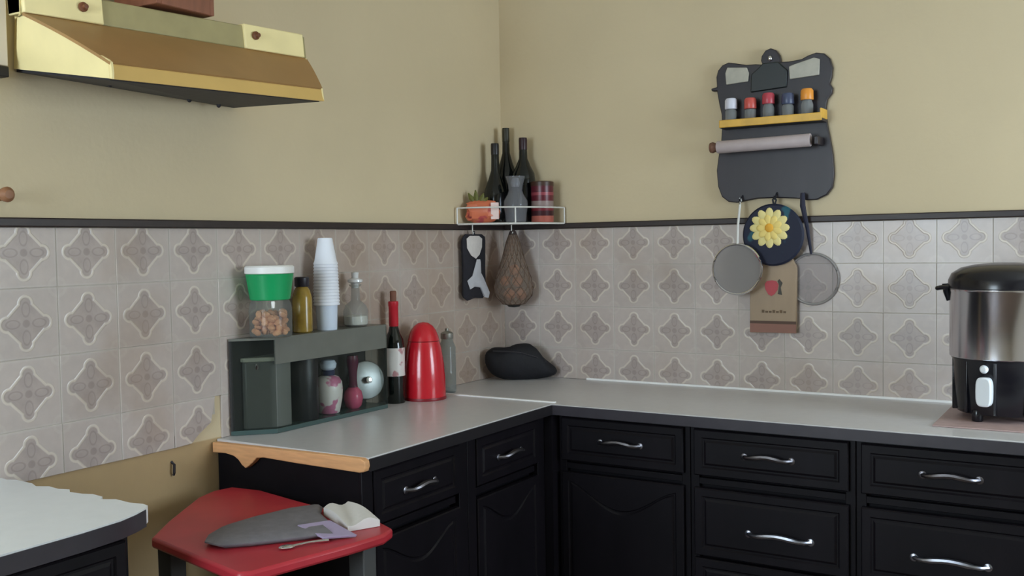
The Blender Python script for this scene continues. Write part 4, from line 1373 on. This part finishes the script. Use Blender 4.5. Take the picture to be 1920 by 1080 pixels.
# white rounded plate and small disc on the front, slightly left of centre
ta = math.radians(-104)
Mt = Matrix.Translation((UC[0], UC[1], UC[2])) @ Matrix.Rotation(ta + PI / 2, 4, 'Z')
M_URNW = mat('white_glossy_plate', (238, 244, 250), 0.12, spec=0.8)
bm = B()
o_pts = []
for i in range(24):
    a = 2 * PI * i / 24
    sx = (1 if math.cos(a) > 0 else -1) * abs(math.cos(a)) ** 0.55
    sz = (1 if math.sin(a) > 0 else -1) * abs(math.sin(a)) ** 0.55
    o_pts.append((0.020 * sx, 0.082 + 0.038 * sz))
prism(bm, o_pts, 'y', -0.140, -0.118)
bmesh.ops.transform(bm, matrix=Mt, verts=bm.verts)
obj('front_plate', bm, M_URNW, t, bevel=0.004)['label'] = 'bright white rounded plate'
bm = B(); lathe(bm, [(0.010, 0), (0.011, 0.006), (0.007, 0.012), (0, 0.013)], seg=18, M=Mt @ Matrix.Translation((-0.002, -0.122, 0.140)) @ Matrix.Rotation(PI / 2, 4, 'X'))
obj('round_disc', bm, M_URNW, t)['label'] = 'small round white disc'

# ================================================================== red stool and what lies on it
ZR = 0.80
st = thing('stool', 'stool with a red clipped-corner top and dark legs in the gap by the left wall', 'stool', (0.42, -1.68, 0))
M_REDT = mat('red_painted_top', (172, 46, 56), 0.36, var=0.10, scale=10)
SEAT = [(0.296, -1.835), (0.225, -1.735), (0.168, -1.642), (0.118, -1.560), (0.100, -1.50), (0.112, -1.448), (0.20, -1.438), (0.354, -1.470), (0.64, -1.520), (0.692, -1.545), (0.705, -1.590), (0.690, -1.68), (0.640, -1.890), (0.622, -1.906), (0.60, -1.902)]
bm = B(); prism(bm, SEAT, 'z', ZR - 0.022, ZR)
obj('seat', bm, M_REDT, st, bevel=0.006)
M_LEG = mat('dark_grey_legs', (74, 74, 74), 0.5)
for x, y in ((0.315, -1.80), (0.165, -1.50), (0.655, -1.60), (0.605, -1.865)):
    bm = B(); hexa(bm, [(x - 0.016, y - 0.016, 0), (x + 0.016, y - 0.016, 0), (x + 0.016, y + 0.016, 0), (x - 0.016, y + 0.016, 0),
                        (x - 0.02, y - 0.02, ZR - 0.022), (x + 0.02, y - 0.02, ZR - 0.022), (x + 0.02, y + 0.02, ZR - 0.022), (x - 0.02, y + 0.02, ZR - 0.022)])
    obj('leg', bm, M_LEG, st, bevel=0.002)
for a, b in (((0.315, -1.80), (0.605, -1.865)), ((0.165, -1.50), (0.655, -1.60)), ((0.315, -1.80), (0.165, -1.50)), ((0.605, -1.865), (0.655, -1.60))):
    bm = B(); tube(bm, [(a[0], a[1], 0.28), (b[0], b[1], 0.28)], 0.010, 8)
    obj('stretcher', bm, M_LEG, st)

t = thing('oven_mitt', 'flat grey oven mitt with a lilac trim lying on the red stool', 'mitt', (0.49, -1.66, ZR))
bm = B()
padded(bm, [(0.415, -1.790), (0.445, -1.826), (0.490, -1.828), (0.530, -1.790), (0.600, -1.700), (0.632, -1.662), (0.600, -1.638), (0.560, -1.596), (0.505, -1.560), (0.475, -1.520), (0.450, -1.506), (0.420, -1.560), (0.400, -1.66), (0.396, -1.74)],
       0.0, 0.016, Matrix(((1, 0, 0, 0), (0, 0, 1, 0), (0, 1, 0, ZR + 0.0005), (0, 0, 0, 1))))
obj('body', bm, mat('grey_quilted_cloth', (112, 108, 112), 0.85, var=0.12, scale=50, bump=0.3), t, smooth=60)
bm = B()
hexa(bm, [(0.545, -1.672, ZR + 0.015), (0.632, -1.690, ZR + 0.006), (0.668, -1.634, ZR + 0.001), (0.580, -1.612, ZR + 0.015),
          (0.545, -1.672, ZR + 0.019), (0.634, -1.692, ZR + 0.011), (0.672, -1.634, ZR + 0.006), (0.580, -1.612, ZR + 0.019)])
obj('trim', bm, mat('lilac_cloth', (162, 148, 176), 0.85), t, bevel=0.001)['label'] = 'lilac cloth trim'
bm = B()
NX, NY = 9, 8
grid = []
for i in range(NX):
    row = []
    for j in range(NY):
        u, v = i / (NX - 1), j / (NY - 1)
        # bilinear between the four corners of the folded cloth
        p = (1 - u) * (1 - v) * Vector((0.496, -1.540)) + u * (1 - v) * Vector((0.512, -1.478)) + (1 - u) * v * Vector((0.628, -1.612)) + u * v * Vector((0.660, -1.548))
        row.append((p.x, p.y, ZR + 0.012 + 0.006 * math.sin(6 * u + 4 * v) + 0.004 * u * (1 - v)))
    grid.append(row)
top = [[bm.verts.new((x, y, z + 0.005)) for x, y, z in r] for r in grid]
bot = [[bm.verts.new((x, y, ZR + 0.0008)) for x, y, z in r] for r in grid]
for i in range(NX - 1):
    for j in range(NY - 1):
        bm.faces.new((top[i][j], top[i + 1][j], top[i + 1][j + 1], top[i][j + 1]))
        bm.faces.new((bot[i][j + 1], bot[i + 1][j + 1], bot[i + 1][j], bot[i][j]))
for i in range(NX - 1):
    for j in (0, NY - 1):
        bm.faces.new((top[i][j], top[i + 1][j], bot[i + 1][j], bot[i][j]))
for j in range(NY - 1):
    for i in (0, NX - 1):
        bm.faces.new((top[i][j], top[i][j + 1], bot[i][j + 1], bot[i][j]))
tag(obj('napkin', bm, mat('white_cloth', (212, 208, 204), 0.85, bump=0.2, scale=40), smooth=50), 'folded white cloth at the right edge of the red stool', 'cloth')

t = thing('teaspoon', 'small shiny metal spoon lying near the front edge of the red stool', 'spoon', (0.61, -1.75, ZR))
bm = B(); ball(bm, (0.598, -1.757, ZR + 0.004), 0.016, 0.011, 0.0038, 14, 8, Matrix.Rotation(math.radians(55), 4, 'Z'))
obj('bowl', bm, M_CHROME, t)
bm = B(); tube(bm, [(0.604, -1.748, ZR + 0.004), (0.622, -1.716, ZR + 0.006), (0.640, -1.684, ZR + 0.004)], [0.003, 0.0025, 0.0035], 8)
obj('handle', bm, M_CHROME, t)
